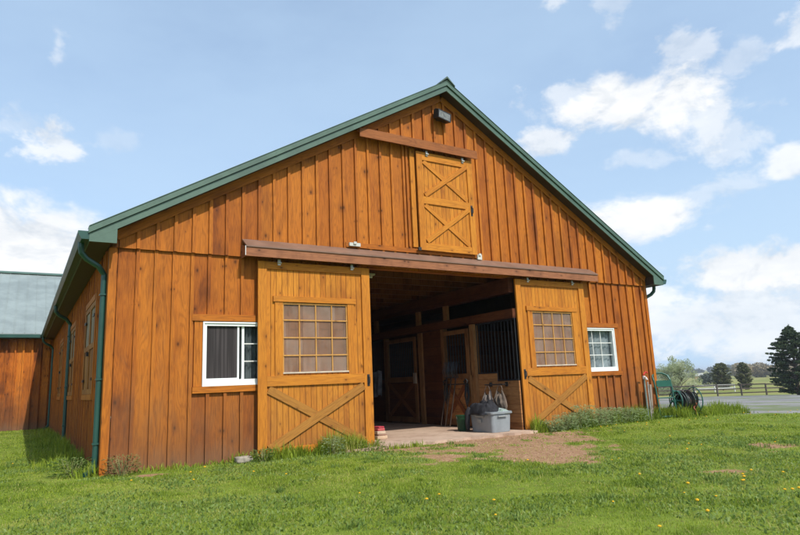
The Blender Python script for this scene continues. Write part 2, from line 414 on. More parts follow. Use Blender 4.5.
# ------------------------------------------------------------------ windows in the front wall
def front_window(W, mullion, screen_left, label, cols, visible):
    x0, x1, z0, z1 = W
    f = MB(); fw = .055
    f.box(x0, x1, -.034, .06, z0, z0+fw+.03); f.box(x0, x1, -.034, .06, z1-fw, z1)
    f.box(x0, x0+fw, -.034, .06, z0+fw+.03, z1-fw); f.box(x1-fw, x1, -.034, .06, z0+fw+.03, z1-fw)
    f.box(x0, x0+.02, -.05, -.034, z0, z1); f.box(x1-.02, x1, -.05, -.034, z0, z1); f.box(x0+.02, x1-.02, -.05, -.034, z1-.02, z1); f.box(x0+.02, x1-.02, -.05, -.034, z0, z0+.02)
    win = f.build('window', M['vinyl'], barn, label=label)
    s = MB(); m = mullion
    s.box(m-.028, m-.002, -.012, .03, z0+fw+.03, z1-fw); MB().box(m+.04, m+.075, .0, .04, z0+fw+.03, z1-fw).build('sash', M['vinyl'], win)
    s.box(x0+fw, m-.028, -.010, .02, z0+fw+.03, z0+fw+.05)
    s.build('sash', M['vinyl'], win)
    mt = MB()
    for zz in (z0+.085+ (z1-fw-z0-.085)*k/3 for k in (1,2)): mt.box(m+.075, x1-fw, .010, .018, zz-.008, zz+.008)
    for xx in cols: mt.box(xx-.007, xx+.007, .008, .016, z0+.085, z1-fw)
    mt.build('muntin', M['muntin'], win)
    MB().box(m+.075, x1-fw, .020, .024, z0+.085, z1-fw).build('glass', M['glass'], win)
    MB().box(x0+fw, m-.028, .020, .024, z0+.085, z1-fw).build('glass', M['glass'], win)
    if screen_left:
        MB().box(x0+fw, m-.03, .003, .005, z0+.105, z1-fw).build('insect_screen', M['screen'], win)
    # curtain
    c = MB(); n = 60; pts = []
    xa, xb = (m+.02, x1-fw) if screen_left else (x0+fw, x1-fw)
    for i in range(n+1):
        x = xa+(xb-xa)*i/n; pts.append((x, .09+.018*math.sin(i*.9)+.01*math.sin(i*.37)))
    b = len(c.v)
    for x, y in pts: c.v += [(x,y,z0),(x,y,z1)]
    for i in range(n): c.f.append((b+2*i,b+2*i+2,b+2*i+3,b+2*i+1))
    c.build('curtain', M['curtain'] if not screen_left else M['curtain_dark'], win, smooth=True)
    # dark sheet that stands for the unlit room behind the panes
    MB().box(x0-.1, x1+.1, .35, .37, z0-.1, z1+.1).build('dark_room_sheet', M['screen'], win)
    yy = -.028
    for xa, xb in ((x0-.115, x0-.001), (x1+.001, x1+.115)): MB().box(xa, xb, yy, .0, z0+.001, z1+.010).build('trim', M['trim_v'], win)
    MB().box(x0-.15, x1+.15, -.045, .0, z1+.012, z1+.105).build('head_trim', M['trim_h'], win)
    MB().box(x0-.13, x1+.13, -.05, .0, z0-.088, z0-.001).build('window_sill', M['trim_h'], win)
m, t, out = new_mat('dark_screen'); tc = t.n('ShaderNodeTexCoord').outputs['Object']
X, Y, Z = t.sep(tc); n = t.noise(t.xyz(t.m('MULTIPLY', X, 16.), 0, t.m('MULTIPLY', Z, .3)), 2., 2)
bsdf(t, out, t.mix(t.rng(n, .4, .6), (.035,.03,.03), (.065,.055,.055)), .7, spec=.15); M['screen'] = m
M['curtain'] = plain('pale_curtain', (.50,.52,.54), .9, .25, 5.)
M['curtain_dark'] = plain('grey_curtain', (.18,.19,.19), .9, .4, 6.)
front_window(W1, 1.72, True, 'white framed sliding window with dark insect screen, partly behind left door', (2.0, 2.2), None)
front_window(W2, 8.86, False, 'white framed window with gridded panes and pale curtain, partly behind right door', (9.12, 9.37), None)

# side-wall shutters
for i, (a, b) in enumerate(SW):
    f = MB(); z0, z1 = .03, 1.42
    f.box(-.04, 0, a-.09, a, z0-.08, z1+.09); f.box(-.04, 0, b, b+.09, z0-.08, z1+.09)
    f.box(-.046, 0, a, b, z1, z1+.09); f.box(-.046, 0, a, b, z0-.08, z0)
    s = f.build('shutter', M['trim_v'], barn, label=['nearest wooden shutter in the shaded side wall, grey on top', 'middle wooden shutter in the shaded side wall', 'farthest wooden shutter in the shaded side wall'][i])
    mid = (a+b)/2
    zs = z0+(z1-z0)*.52
    for (p, q) in ((a+.005, mid-.006), (mid+.006, b-.005)):
        MB().box(-.02, .005, p, q, z0+.004, zs).build('panel', M['shut'], s)
        MB().box(-.02, .005, p, q, zs+.004, z1-.004).build('panel', M['shut_grey'] if i < 2 else M['shut'], s, label='weathered grey upper panel' if i < 2 else None)
        fr = MB()
        for (y0_, y1_, za, zb) in ((p,p+.07,z0+.004,z1-.004),(q-.07,q,z0+.004,z1-.004),(p+.07,q-.07,z1-.08,z1-.004),(p+.07,q-.07,z0+.004,z0+.08),(p+.07,q-.07,zs-.04,zs+.04)):
            fr.box(-.036, -.021, y0_, y1_, za, zb)
        fr.build('frame', M['shut'], s)
    for zz in (z0+.2, z1-.25):
        MB().box(-.052, -.037, a+.02, a+.20, zz, zz+.04).build('hinge', M['black'], s); MB().box(-.052, -.037, b-.20, b-.02, zz, zz+.04).build('hinge', M['black'], s)
    MB().box(-.07, -.037, mid-.05, mid+.05, .62, .68).build('latch', M['black'], s)

# ------------------------------------------------------------------ big sliding doors
def slide_door(x0, x1, mirror, label):
    z0, z1 = -.925, 1.862; y = -.085     # back face; framing stands toward the viewer
    d = MB().box(x0+.01, x1-.01, y-.022, y, z0, .21)
    gx0, gx1 = (x0+.38, x1-.41) if not mirror else (x0+.385, x1-.395)
    gz0, gz1 = .21, 1.255
    d.box(x0+.01, gx0, y-.022, y, .21, z1); d.box(gx1, x1-.01, y-.022, y, .21, z1); d.box(gx0, gx1, y-.022, y, gz1, z1)
    door = d.build('sliding_door', M['door_boards'], barn, label=label)
    yf = y-.0225; t = .026
    plank('stile', M['door_v'], (x0+.066, z0), (x0+.066, z1), .132, t, yf, door)
    plank('stile', M['door_v'], (x1-.073, z0), (x1-.073, z1), .146, t, yf, door)
    plank('rail', M['door_v'], (x0+.133, z1-.055), (x1-.147, z1-.055), .11, t-.002, yf, door)
    plank('rail', M['door_v'], (x0+.133, .106), (x1-.147, .106), .145, t+.004, yf, door)
    plank('rail', M['door_v'], (x0+.133, z0+.05), (x1-.147, z0+.05), .10, t-.002, yf, door)
    plank('brace', M['door_dark'], (x0+.16, -.01), (x1-.17, -.84), .115, t-.005, yf, door)
    plank('brace', M['door_dark'], (x0+.17, -.84), (x1-.16, -.01), .115, t+.003, yf-.004, door)
    # window casing
    cw = .12
    plank('casing', M['door_v'], (gx0-cw/2, .18), (gx0-cw/2, 1.262), cw, t-.004, yf, door)
    plank('casing', M['door_v'], (gx1+cw/2, .18), (gx1+cw/2, 1.262), cw, t-.004, yf, door)
    plank('casing', M['door_v'], (gx0-cw-.03, 1.306), (gx1+cw+.03, 1.306), .085, t+.008, yf, door)
    MB().box(gx0, gx1, y-.012, y-.008, gz0, gz1).build('pane', M['acrylic'], door)
    g = MB()
    for k in range(1, 4):
        xx = gx0+(gx1-gx0)*k/4; g.box(xx-.009, xx+.009, yf-.004, y-.0125, gz0, gz1)
    for k in range(1, 4):
        zz = gz0+(gz1-gz0)*k/4; g.box(gx0, gx1, yf-.009, yf-.0045, zz-.009, zz+.009)
    g.box(gx0, gx1, yf-.01, y-.0125, gz1-.025, gz1); g.box(gx0, gx0+.02, yf-.003, y-.0125, gz0, gz1-.025); g.box(gx1-.02, gx1, yf-.003, y-.0125, gz0, gz1-.025)
    g.build('muntin', M['door_light'], door)
    MB().box(gx0, gx1, yf-.022, y-.0125, gz0-.004, gz0+.018).build('sill', M['sill'], door)
    hx = (x1-.075) if not mirror else (x0+.07)
    h = MB(); h.box(hx-.022, hx+.022, yf-t-.006, yf-t, -.02, .16)
    h.tube([(hx,yf-t-.006,.13),(hx,yf-t-.04,.115),(hx,yf-t-.045,.07),(hx,yf-t-.04,.025),(hx,yf-t-.006,.01)], .009, 6)
    h.build('handle', M['black'], door)
    for xx in (x0+.32, x1-.32):
        r = MB(); r.box(xx-.022, xx+.022, y-.062, y-.052, z1-.05, z1+.04); r.tube([(xx-.03,y-.072,z1-.018),(xx+.03,y-.072,z1-.018)], .014, 10)
        r.build('roller', M['zinc'], door)
    return door
M['door_light'] = wood('window_bars', (.30,.13,.03), (.50,.24,.06), (.58,.31,.09))
M['sill'] = plain('pale_bead', (.55,.46,.36), .5, .15)
slide_door(1.955, 3.815, False, 'left orange sliding door with gridded window and X brace')
slide_door(6.975, 8.835, True, 'right orange sliding door with gridded window and X brace, overgrown at its foot')

# opening jambs and floor threshold
j = MB(); MB().box(3.67,3.70,-.03,.14,-.93,1.90).build('door_jamb', M['trim_v'], barn); MB().box(7.30,7.33,-.03,.14,-.93,1.90).build('door_jamb', M['trim_v'], barn)
MB().box(3.7,7.3,.0,.14,1.90,2.02).build('door_header', M['trim_h'], barn)

# big track cover
tk = MB(); x0, x1 = 1.74, 9.15
tk.box(x0, x1, -.27, -.245, 1.895, 2.035); tk.box(x0, x1, -.245, -.03, 2.03, 2.05)
tk.prism([(-.27,1.895),(-.04,1.895),(-.04,2.10),(-.27,2.035)], x0-.012, x0-.001, 'x')
track = tk.build('track_cover', M['track_wood'], barn, label='long brown wooden cover over the door track')
fl = MB(); fl.prism([(-.285,2.030),(-.285,2.050),(-.062,2.19),(-.062,2.16)], x0-.008, x1, 'x')
fl.build('flashing', M['flash'], track)
for xa in (x0-.02,): MB().box(xa-.004, xa+.004, -.285, -.27, 1.90, 2.04).build('end_cap', M['vinyl'], track)
MB().box(x0+.05, x1-.05, -.16, -.12, 1.93, 1.98).build('rail', M['zinc'], track)

# loft door, its track and guide
lx0, lx1, lz0, lz1 = 4.85, 6.10, 2.26, 4.07
y = -.095
ld = MB().box(lx0+.01, lx1-.01, y-.02, y, lz0+.01, lz1-.01).build('loft_door', M['door_boards'], barn, label='small orange loft door with two X braces high in the gable')
yf = y-.0205
plank('stile', M['door_loft'], (lx0+.06,lz0), (lx0+.06,lz1), .12, .024, yf, ld)
plank('stile', M['door_loft'], (lx1-.06,lz0), (lx1-.06,lz1), .12, .024, yf, ld)
for zz, w in ((lz0+.065,.13),(lz1-.075,.15),((lz0+lz1)/2+.01,.13)):
    plank('rail', M['door_loft'], (lx0+.121,zz), (lx1-.121,zz), w, .022, yf, ld)
mz = (lz0+lz1)/2
for (a, b) in (((lx0+.15,mz+.10),(lx1-.13,lz1-.13)),((lx0+.15,lz1-.17),(lx1-.15,mz+.12)),((lx0+.15,lz0+.16),(lx1-.13,mz-.06)),((lx0+.15,mz-.08),(lx1-.15,lz0+.16))):
    k = .026 if b[1] > a[1] else .017
    plank('brace', M['door_loft'], a, b, .085, k, yf-(.002 if k > .02 else 0), ld)
h = MB(); hx = lx1-.07; h.box(hx-.02,hx+.02,yf-.031,yf-.025,2.99,3.19); h.tube([(hx,yf-.03,3.16),(hx,yf-.065,3.13),(hx,yf-.065,3.05),(hx,yf-.03,3.02)], .009, 6)
h.build('handle', M['black'], ld)
for xx in (lx0+.22, lx1-.22):
    r = MB(); r.box(xx-.022,xx+.022,yf-.036,yf-.027,lz1-.07,lz1+.03); r.tube([(xx-.03,yf-.046,lz1-.035),(xx+.03,yf-.046,lz1-.035)], .015, 10); r.build('roller', M['zinc'], ld)
MB().box(4.66,4.70,-.075,-.036,2.31,4.2).build('loft_frame', M['trim_v'], barn); MB().box(4.74,4.835,-.088,-.036,2.31,4.12).build('loft_frame', M['door_loft'], barn)
ut = MB(); ut.box(3.68, 6.19, -.215, -.19, 4.105, 4.265); ut.box(3.68,6.19,-.19,-.04,4.24,4.27)
utr = ut.build('track_cover', M['trim_dk'], barn, label='short brown wooden cover over the loft door track')
lg = MB(); lg.box(3.43, 6.22, -.085, -.062, 2.205, 2.285)
lgo = lg.build('door_guide', M['trim_h'], barn, label='thin brown guide board under the loft door')
for xx in (3.58, 6.17):
    b = MB(); b.box(xx-.05*(2 if xx < 5 else 1), xx+.05*(2 if xx < 5 else 1), -.12, -.086, 2.22 if xx < 5 else 2.18, 2.275)
    b.box(xx-.03, xx+.02, -.14, -.125, 2.25, 2.29)
    b.build('bracket', plain('white_bracket', (.58,.58,.52), .4, .1), lgo)
b = MB(); b.box(4.80,4.86,-.15,-.121,2.245,2.30); b.build('stop_block', M['black'], lgo)

# ------------------------------------------------------------------ barn interior
ins = thing('stall_row', 'row of dark timber horse stalls with black grilles inside the doorway', 'horse stalls', (6.9, 2.5, SLAB))
XW = 6.93
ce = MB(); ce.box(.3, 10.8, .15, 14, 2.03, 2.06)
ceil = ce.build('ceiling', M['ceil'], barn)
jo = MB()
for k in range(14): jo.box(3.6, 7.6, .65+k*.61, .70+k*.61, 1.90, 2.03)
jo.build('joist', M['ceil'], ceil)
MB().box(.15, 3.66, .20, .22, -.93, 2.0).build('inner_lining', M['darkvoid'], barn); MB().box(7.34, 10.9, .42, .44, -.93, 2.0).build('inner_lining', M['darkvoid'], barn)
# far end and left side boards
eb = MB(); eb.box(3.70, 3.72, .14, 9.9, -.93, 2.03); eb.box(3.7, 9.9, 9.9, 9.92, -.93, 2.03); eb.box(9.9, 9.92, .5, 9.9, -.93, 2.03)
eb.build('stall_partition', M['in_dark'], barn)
sp = MB()
for yy in (2.30, 5.6): MB().box(XW+.06, 9.88, yy, yy+.03, -.93, 1.1).build('side_wall', M['in_dark'], ins)
ends = [.14, 1.16, 2.2, 3.08, 4.70, 7.0, 9.5]
post = lambda y, w, z1, xo=-.04: MB().box(XW+xo, XW+.06, y-w/2, y+w/2, SLAB, z1).build('post', M['in_v'], ins)
post(1.16, .12, 1.12, -.07)
for yy, w in ((2.22,.12),(3.12,.15),(4.72,.12),(7.0,.12),(9.3,.12)): post(yy, w, 1.12)
# header rail and beam above, short studs between
hr = MB(); hr.box(XW-.03, XW+.05, -.078, 9.8, 1.125, 1.30); hr.build('header_rail', M['in_dark'], ins)
bm_ = MB(); bm_.box(XW-.04, XW+.08, -.026, 9.8, 1.62, 1.90); bm_.build('beam', M['in_dark'], ins)
for yy in (2.1, 3.2, 5.2, 7.2):
    MB().box(XW-.02, XW+.05, yy-.07, yy+.07, 1.303, 1.617).build('stud', M['in_v'], ins)
# panels: lower planks
def planks(y0, y1, z0, z1, mat='in_h', x=XW): return MB().box(x, x+.03, y0, y1, z0, z1).build('plank_wall', M[mat], ins)
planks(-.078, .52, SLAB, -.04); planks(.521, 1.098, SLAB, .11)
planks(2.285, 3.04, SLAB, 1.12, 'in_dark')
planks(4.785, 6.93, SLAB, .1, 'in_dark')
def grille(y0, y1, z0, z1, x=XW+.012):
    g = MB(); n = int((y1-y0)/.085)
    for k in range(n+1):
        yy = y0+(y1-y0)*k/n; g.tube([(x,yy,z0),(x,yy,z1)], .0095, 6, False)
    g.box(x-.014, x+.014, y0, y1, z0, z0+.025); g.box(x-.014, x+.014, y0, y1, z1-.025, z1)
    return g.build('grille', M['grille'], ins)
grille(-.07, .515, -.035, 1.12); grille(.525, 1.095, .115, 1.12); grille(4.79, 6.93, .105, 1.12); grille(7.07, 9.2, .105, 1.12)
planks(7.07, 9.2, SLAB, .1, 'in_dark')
# stall doors
def stall_door(y0, y1, mat, label, x=XW-.075):
    d = MB().box(x, x+.025, y0, y1, -.90, .10).build('stall_door', M[mat], ins, label=label)
    f = MB()
    for (a, b, c, e) in ((y0,y0+.1,-.90,1.05),(y1-.1,y1,-.90,1.05),(y0+.1,y1-.1,.02,.14),(y0+.1,y1-.1,-.90,-.78),(y0+.1,y1-.1,.96,1.05)): f.box(x-.022, x-.001, a, b, c, e)
    f.build('frame', M['in_v'], d)
    br = MB(); w = .1
    for s in (0, 1):
        a = (x-.012-.008*s, y0+.1, -.78 if s else .02); b = (x-.012-.008*s, y1-.1, .02 if s else -.78)
        br.beam(a, b, .09, .016, up=(1,0,0))
    br.build('brace', M['in_brace'], d)
    g = MB(); n = int((y1-y0-.2)/.085)
    for k in range(1, n): g.tube([(x+.01,y0+.1+(y1-y0-.2)*k/n,.12),(x+.01,y0+.1+(y1-y0-.2)*k/n,.97)], .0095, 6, False)
    g.build('grille', M['grille'], d)
    return d
stall_door(1.24, 2.2, 'in_h2', 'nearer stall door with X brace and barred top')
d2 = stall_door(3.22, 4.62, 'in_dark', 'farther dark stall door with barred top')
MB().box(XW-.13, XW-.10, 3.22, 3.32, -.02, .22).build('latch', plain('pale_latch', (.35,.27,.2), .6), d2)

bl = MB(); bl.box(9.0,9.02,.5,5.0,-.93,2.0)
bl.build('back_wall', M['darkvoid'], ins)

# floodlight at the apex
lamp = thing('floodlight', 'black box floodlight with pale glass front, mounted under the roof peak', 'lamp', (5.45, -.1, 4.85))
lm = Matrix.Translation((5.45,-.12,4.85)) @ Matrix.Rotation(.16,4,'Z') @ Matrix.Rotation(.10,4,'Y') @ Matrix.Scale(.72,4)
hb = MB().prism([(-.15,-.145),(-.15,.09),(-.05,.145),(.03,.13),(.03,-.11)], -.225, .225, 'x').build('housing', M['black'], None, bevel=.008)
bz = MB(); bz.box(-.225,.225,-.162,-.151,-.145,-.12); bz.box(-.225,.225,-.162,-.151,.07,.092); bz.box(-.225,-.20,-.162,-.151,-.12,.07); bz.box(.20,.225,-.162,-.151,-.12,.07)
bz = bz.build('bezel', M['black'])
gl = MB().box(-.199,.199,-.157,-.1515,-.119,.069).build('lens', plain('frosted_lens', (.17,.17,.155), .2, .4, 14., spec=.6))
for o in (hb, bz, gl): o.matrix_basis = lm; setp(o, lamp)
MB().box(5.40, 5.50, -.10, -.036, 4.80, 4.92).build('mounting_box', M['black'], lamp)

# ------------------------------------------------------------------ annex
annex = thing('annex', 'low orange-brown board and batten wing with weathered, sky-paled green metal roof behind the barn', 'building', (-8, 15, GZ))
L0 = 14.97
a = siding_rows('x', -20, -.026, -1.1, lambda x: 2.0, [], L0)
battens('x', -20, -.05, -1.1, lambda x: 1.96, [], L0-.004, w=.05, t=.065, mb=a)
aw = a.build('wall', M['annex'], annex)
MB().prism([(L0+.03,-1.1),(L0+9.7,-1.1),(L0+9.7,2.0),(L0+4.87,4.8),(L0+.03,2.0)], -20.02, -19.98, 'x').build('wall', M['annex'], annex, label='far end wall')
ra = MB(); z_e = 2.10; dl = .583
ra.prism([(L0-.32,z_e-.03),(L0+4.55,z_e+.583*4.87-.03),(L0+9.42,z_e-.03),(L0+9.42,z_e+.01),(L0+4.55,z_e+.583*4.87+.01),(L0-.32,z_e+.01)], -20.3, 1.6, 'x')
# the wing's roof runs on into the barn's roof slope (a valley)
ro = ra.build('roof', M['annex_roof'], annex)
rb = MB()
for k in range(72):
    x = -20.1+k*.305
    yend = L0+4.53
    rb.beam((x, L0-.31, z_e+.022), (x, yend, z_e+.022+.583*(yend-L0+.31)), .022, .024, up=(0,0,1))
rb.build('standing_seam', M['annex_roof'], ro)
MB().prism([(L0+4.38,z_e+2.80),(L0+4.55,z_e+2.89),(L0+4.72,z_e+2.80),(L0+4.72,z_e+2.82),(L0+4.55,z_e+2.91),(L0+4.38,z_e+2.82)], -20.3, 1.6, 'x').build('ridge_cap', M['green'], ro)
g = MB(); g.box(-20.3, -.44, L0-.42, L0-.30, 1.965, 1.985); g.box(-20.3, -.44, L0-.42, L0-.405, 1.985, 2.07); g.box(-20.3,-.44,L0-.315,L0-.30,1.985,2.06); g.build('gutter', M['gutter'], annex)
MB().box(-20.2, -.05, L0-.30, L0-.01, 1.955, 1.975).build('soffit', M['soffit'], annex)

# ------------------------------------------------------------------ concrete floor
m, t, out = new_mat('concrete_floor'); tc = t.n('ShaderNodeTexCoord').outputs['Object']
n1 = t.noise(tc, 1.3, 6, .65); n2 = t.noise(tc, 22., 4); n3 = t.noise(tc, 5., 5, .7)
c = t.mix(t.rng(n1, .3, .7), (.42,.29,.21), (.58,.43,.32))
c = t.mix(t.m('MULTIPLY', t.rng(n3, .52, .7), .55), c, (.22,.15,.10))
c = t.mix(t.m('MULTIPLY', t.rng(n2, .55, .8), .5), c, (.25,.19,.14))
bsdf(t, out, c, .8, n2, .3, .004, spec=.2)
sl = MB()
# ragged front edge
front = [(3.2+i*.13, -.36+.05*math.sin(i*1.9)+.03*R_.uniform(-1,1)) for i in range(34)]
front[-1] = (7.45, front[-1][1])
sl.prism([(x, y_) for x, y_ in front]+[(7.45,.02),(7.40,.021),(3.2,.02)], -1.1, SLAB, 'z')
sl.box(3.2, 9.95, .021, 10, -1.1, SLAB)
fo = sl.build('barn_floor', m); fo['kind'] = 'structure'

# ------------------------------------------------------------------ terrain
SX = np.array([-1e5, 15.5, 80, 300, 700, 3200.]); SZ = np.array([GZ, GZ, -3.0, -4.6, -3.2, 0.5])
def s_of(x, y): return (x-CAM.x)*.864 + (y-CAM.y)*.503
_lat = rng.random((256, 256))
def vnoise(x, y, sc=1., seed=0):
    x = np.asarray(x, float)*sc+seed*17.3+1000; y = np.asarray(y, float)*sc+seed*5.1+1000
    xi = np.floor(x).astype(int); yi = np.floor(y).astype(int); fx = x-xi; fy = y-yi
    fx = fx*fx*(3-2*fx); fy = fy*fy*(3-2*fy)
    g = lambda a, b: _lat[a % 256, b % 256]
    return (g(xi,yi)*(1-fx)+g(xi+1,yi)*fx)*(1-fy)+(g(xi,yi+1)*(1-fx)+g(xi+1,yi+1)*fx)*fy
def fbm(x, y, sc=1., seed=0): return (vnoise(x,y,sc,seed)+.5*vnoise(x,y,sc*2.1,seed+1)+.25*vnoise(x,y,sc*4.3,seed+2))/1.75
def ground_z(x, y):
    x = np.asarray(x, float); y = np.asarray(y, float)
    z = np.interp(s_of(x, y), SX, SZ)
    r = np.hypot(x-4, y+4)
    und = (fbm(x, y, .45, 3)-.5)*.07*np.clip((18-r)/6, 0, 1)
    # keep it flat against the walls and the slab
    inside = (x > -.6) & (x < 11.6) & (y > -.8)
    return z + np.where(inside, -.004, und) 
def dirt(x, y):
    """worn earth in front of the doorway, 0..1"""
    x = np.asarray(x, float); y = np.asarray(y, float)
    n = fbm(x, y, 1.7, 9)*.9
    def el(cx, cy, rx, ry, a):
        u = (x-cx)*math.cos(a)+(y-cy)*math.sin(a); v = -(x-cx)*math.sin(a)+(y-cy)*math.cos(a)
        return 1-np.sqrt((u/rx)**2+(v/ry)**2)
    d = np.maximum.reduce([el(5.0,-1.75,1.6,1.0,-.25)+.05, el(4.65,-3.0,1.05,.70,.35), el(5.7,-.85,1.6,.85,0)+.3, el(.45,-.45,.4,.2,.1)-.2, el(5.3,-5.0,.8,.4,.5)-.5, el(7.2,-4.3,.9,.5,.3)-.5])
    return np.clip((d*.9+(n-.42)*1.5+(vnoise(x,y,6.,77)-.5)*.8)*1.25, 0, 1)

rad = np.concatenate([np.linspace(0, 20, 81)[1:], 20*np.exp(np.linspace(0, np.log(160), 60))[1:]])
na = 220; ang = np.linspace(0, 2*math.pi, na, endpoint=False)
gx = np.concatenate([[4.], (4+rad[:,None]*np.cos(ang)[None]).ravel()]); gy = np.concatenate([[-4.], (-4+rad[:,None]*np.sin(ang)[None]).ravel()])
gz = ground_z(gx, gy)
faces = [(0, 1+k, 1+(k+1) % na) for k in range(na)]
for i in range(len(rad)-1):
    for k in range(na):
        a = 1+i*na+k; b = 1+i*na+(k+1) % na; faces.append((a, a+na, b+na, b))
me = bpy.data.meshes.new('ground'); me.from_pydata(np.stack([gx,gy,gz],1).tolist(), [], faces); me.update()
me.polygons.foreach_set('use_smooth', [True]*len(me.polygons))
ground = bpy.data.objects.new('ground', me); col.objects.link(ground); ground['kind'] = 'structure'
m, t, out = new_mat('lawn_gravel_field')
pos = t.n('ShaderNodeNewGeometry').outputs['Position']; X, Y, Z = t.sep(pos)
S = t.m('ADD', t.m('MULTIPLY', t.m('SUBTRACT', X, CAM.x), .864), t.m('MULTIPLY', t.m('SUBTRACT', Y, CAM.y), .503))
nb = t.noise(pos, .22, 5, .6); nm = t.noise(pos, 1.4, 5, .65); nf = t.noise(pos, 14., 5, .65); nff = t.noise(pos, 70., 3, .6)
lawn = t.mix(t.rng(nm, .3, .7), (.11,.165,.02), (.19,.25,.035))
lawn = t.mix(t.m('MULTIPLY', t.rng(nf, .5, .72), .6), lawn, (.11,.085,.045))
soil = t.mix(t.rng(nf, .3, .7), (.26,.145,.078), (.42,.265,.155))
soil = t.mix(t.m('MULTIPLY', t.rng(nff, .48, .62), .7), soil, (.19,.11,.065))
# stones in the gravel
vo = t.n('ShaderNodeTexVoronoi'); t.L.new(pos, vo.inputs['Vector']); vo.inputs['Scale'].default_value = 22.
gr = t.mix(vo.outputs['Color'], (.20,.195,.20), (.38,.37,.36), 'MIX')
gr = t.mix(t.rng(nb, .35, .65), t.mix(.5, (.15,.15,.155), (.24,.23,.23)), (.32,.305,.295))
gr = t.mix(t.m('MULTIPLY', t.sep(vo.outputs['Color'])[0], .4), gr, (.15,.145,.15))
weeds = t.noise(pos, .33, 6, .7)
gr = t.mix(t.m('MULTIPLY', t.rng(weeds, .50, .58), .7), gr, (.13,.17,.04))
fieldn = t.noise(t.xyz(t.m('MULTIPLY', X, .02), t.m('MULTIPLY', Y, .02), 0), 2.6, 6, .6)
field = t.mix(t.rng(fieldn, .35, .65), (.16,.20,.04), (.30,.28,.09))
field = t.mix(t.rng(nb, .4, .7, 0, .5), field, (.27,.24,.10))
ed = t.m('ADD', S, t.m('MULTIPLY', t.m('SUBTRACT', nm, .5), 2.2))
gmask = t.m('MULTIPLY', t.rng(ed, 15.2, 15.9), t.rng(S, 80., 77.5))
far = t.rng(S, 77., 82.)
at_ = t.n('ShaderNodeAttribute', attribute_name='dirt')
c = t.mix(t.rng(t.m('ADD', at_.outputs['Fac'], t.m('MULTIPLY', t.m('SUBTRACT', nf, .5), .5)), .25, .55), lawn, soil)
c = t.mix(far, c, field); c = t.mix(gmask, c, gr)
bsdf(t, out, c, .9, nf, .6, .02, spec=.1)
me.materials.append(m)
da = me.attributes.new('dirt', 'FLOAT', 'POINT'); da.data.foreach_set('value', dirt(gx, gy).astype(np.float32))

# ------------------------------------------------------------------ grass
def blades_obj(name, x, y, h, w, tone, lean=.45, mat=None, label=None, parent=None, kind='stuff', zbase=None, cat=None):
    n = len(x); z = ground_z(x, y) if zbase is None else zbase
    th = rng.random(n)*2*math.pi; ld = rng.random(n)*2*math.pi; la = np.abs(rng.normal(0, lean, n))
    cx, cy = np.cos(th)*w/2, np.sin(th)*w/2
    lx, ly = np.cos(ld)*la, np.sin(ld)*la
    V = np.empty((n,5,3), np.float32); z0 = z-.004
    V[:,0] = np.stack([x-cx,y-cy,z0],1); V[:,1] = np.stack([x+cx,y+cy,z0],1)
    mx = x+lx*h*.35; my = y+ly*h*.35; mz = z0+h*.55
    V[:,2] = np.stack([mx+cx*.8,my+cy*.8,mz],1); V[:,3] = np.stack([mx-cx*.8,my-cy*.8,mz],1)
    V[:,4] = np.stack([x+lx*h,y+ly*h,z0+h*np.clip(1-.35*la, .3, 1)],1)
    me = bpy.data.meshes.new(name); me.vertices.add(n*5); me.vertices.foreach_set('co', V.ravel())
    b = (np.arange(n)*5)[:,None]; idx = np.concatenate([b+[0,1,2,3], b+[3,2,4]], 1).ravel()
    me.loops.add(n*7); me.loops.foreach_set('vertex_index', idx.astype(np.int32))
    me.polygons.add(n*2)
    ls = (np.arange(n)[:,None]*7+np.array([0,4])).ravel(); me.polygons.foreach_set('loop_start', ls.astype(np.int32))
    me.update(calc_edges=True)
    a = me.attributes.new('tone', 'FLOAT', 'POINT'); a.data.foreach_set('value', np.repeat(tone, 5).astype(np.float32))
    hh = me.attributes.new('tip', 'FLOAT', 'POINT'); hh.data.foreach_set('value', np.tile(np.array([0,0,.6,.6,1.], np.float32), n))
    me.materials.append(mat); o = bpy.data.objects.new(name, me); col.objects.link(o)
    if kind: o['kind'] = kind
    if label: o['label'] = label
    if cat: o['category'] = cat
    return o
def leaf_mat(name, c0, c1, c2, tr=.35, rough=.55):
    m, t, out = new_mat(name)
    a = t.n('ShaderNodeAttribute', attribute_name='tone').outputs['Fac']
    c = t.mix(t.rng(a, 0., .55, smooth=False), c0, c1); c = t.mix(t.rng(a, .55, 1., smooth=False), c, c2)
    b = t.n('ShaderNodeBsdfPrincipled'); t.L.new(c, b.inputs['Base Color']); b.inputs['Roughness'].default_value = rough
    b.inputs['Specular IOR Level'].default_value = .25
    tl = t.n('ShaderNodeBsdfTranslucent'); t.L.new(c, tl.inputs[0])
    mx = t.n('ShaderNodeMixShader'); mx.inputs[0].default_value = tr
    t.L.new(b.outputs[0], mx.inputs[1]); t.L.new(tl.outputs[0], mx.inputs[2]); t.L.new(mx.outputs[0], out.inputs[0]); return m
M['grass'] = leaf_mat('grass_blades', (.090,.160,.016), (.30,.385,.034), (.47,.41,.15))
M['weed'] = leaf_mat('weed_leaves', (.08,.15,.03), (.20,.29,.06), (.30,.36,.14))
CX, CY = CAM.x, CAM.y
def in_view(x, y, mar=.08):
    """the region the photograph could see, with room for a step to the side"""
    az = np.arctan2(x-CX, y-CY); return (az > -.15) & (az < 1.30)
def lawn_ok(x, y):
    inside = (x > -.03) & (x < 11.03) & (y > -.03) & (y < 30)
    slab = (x > 3.15) & (x < 7.5) & (y > -.36+.06*np.sin(x*12)) 
    annexm = (x < 0) & (y > 14.9)
    return ~(inside | slab | annexm)
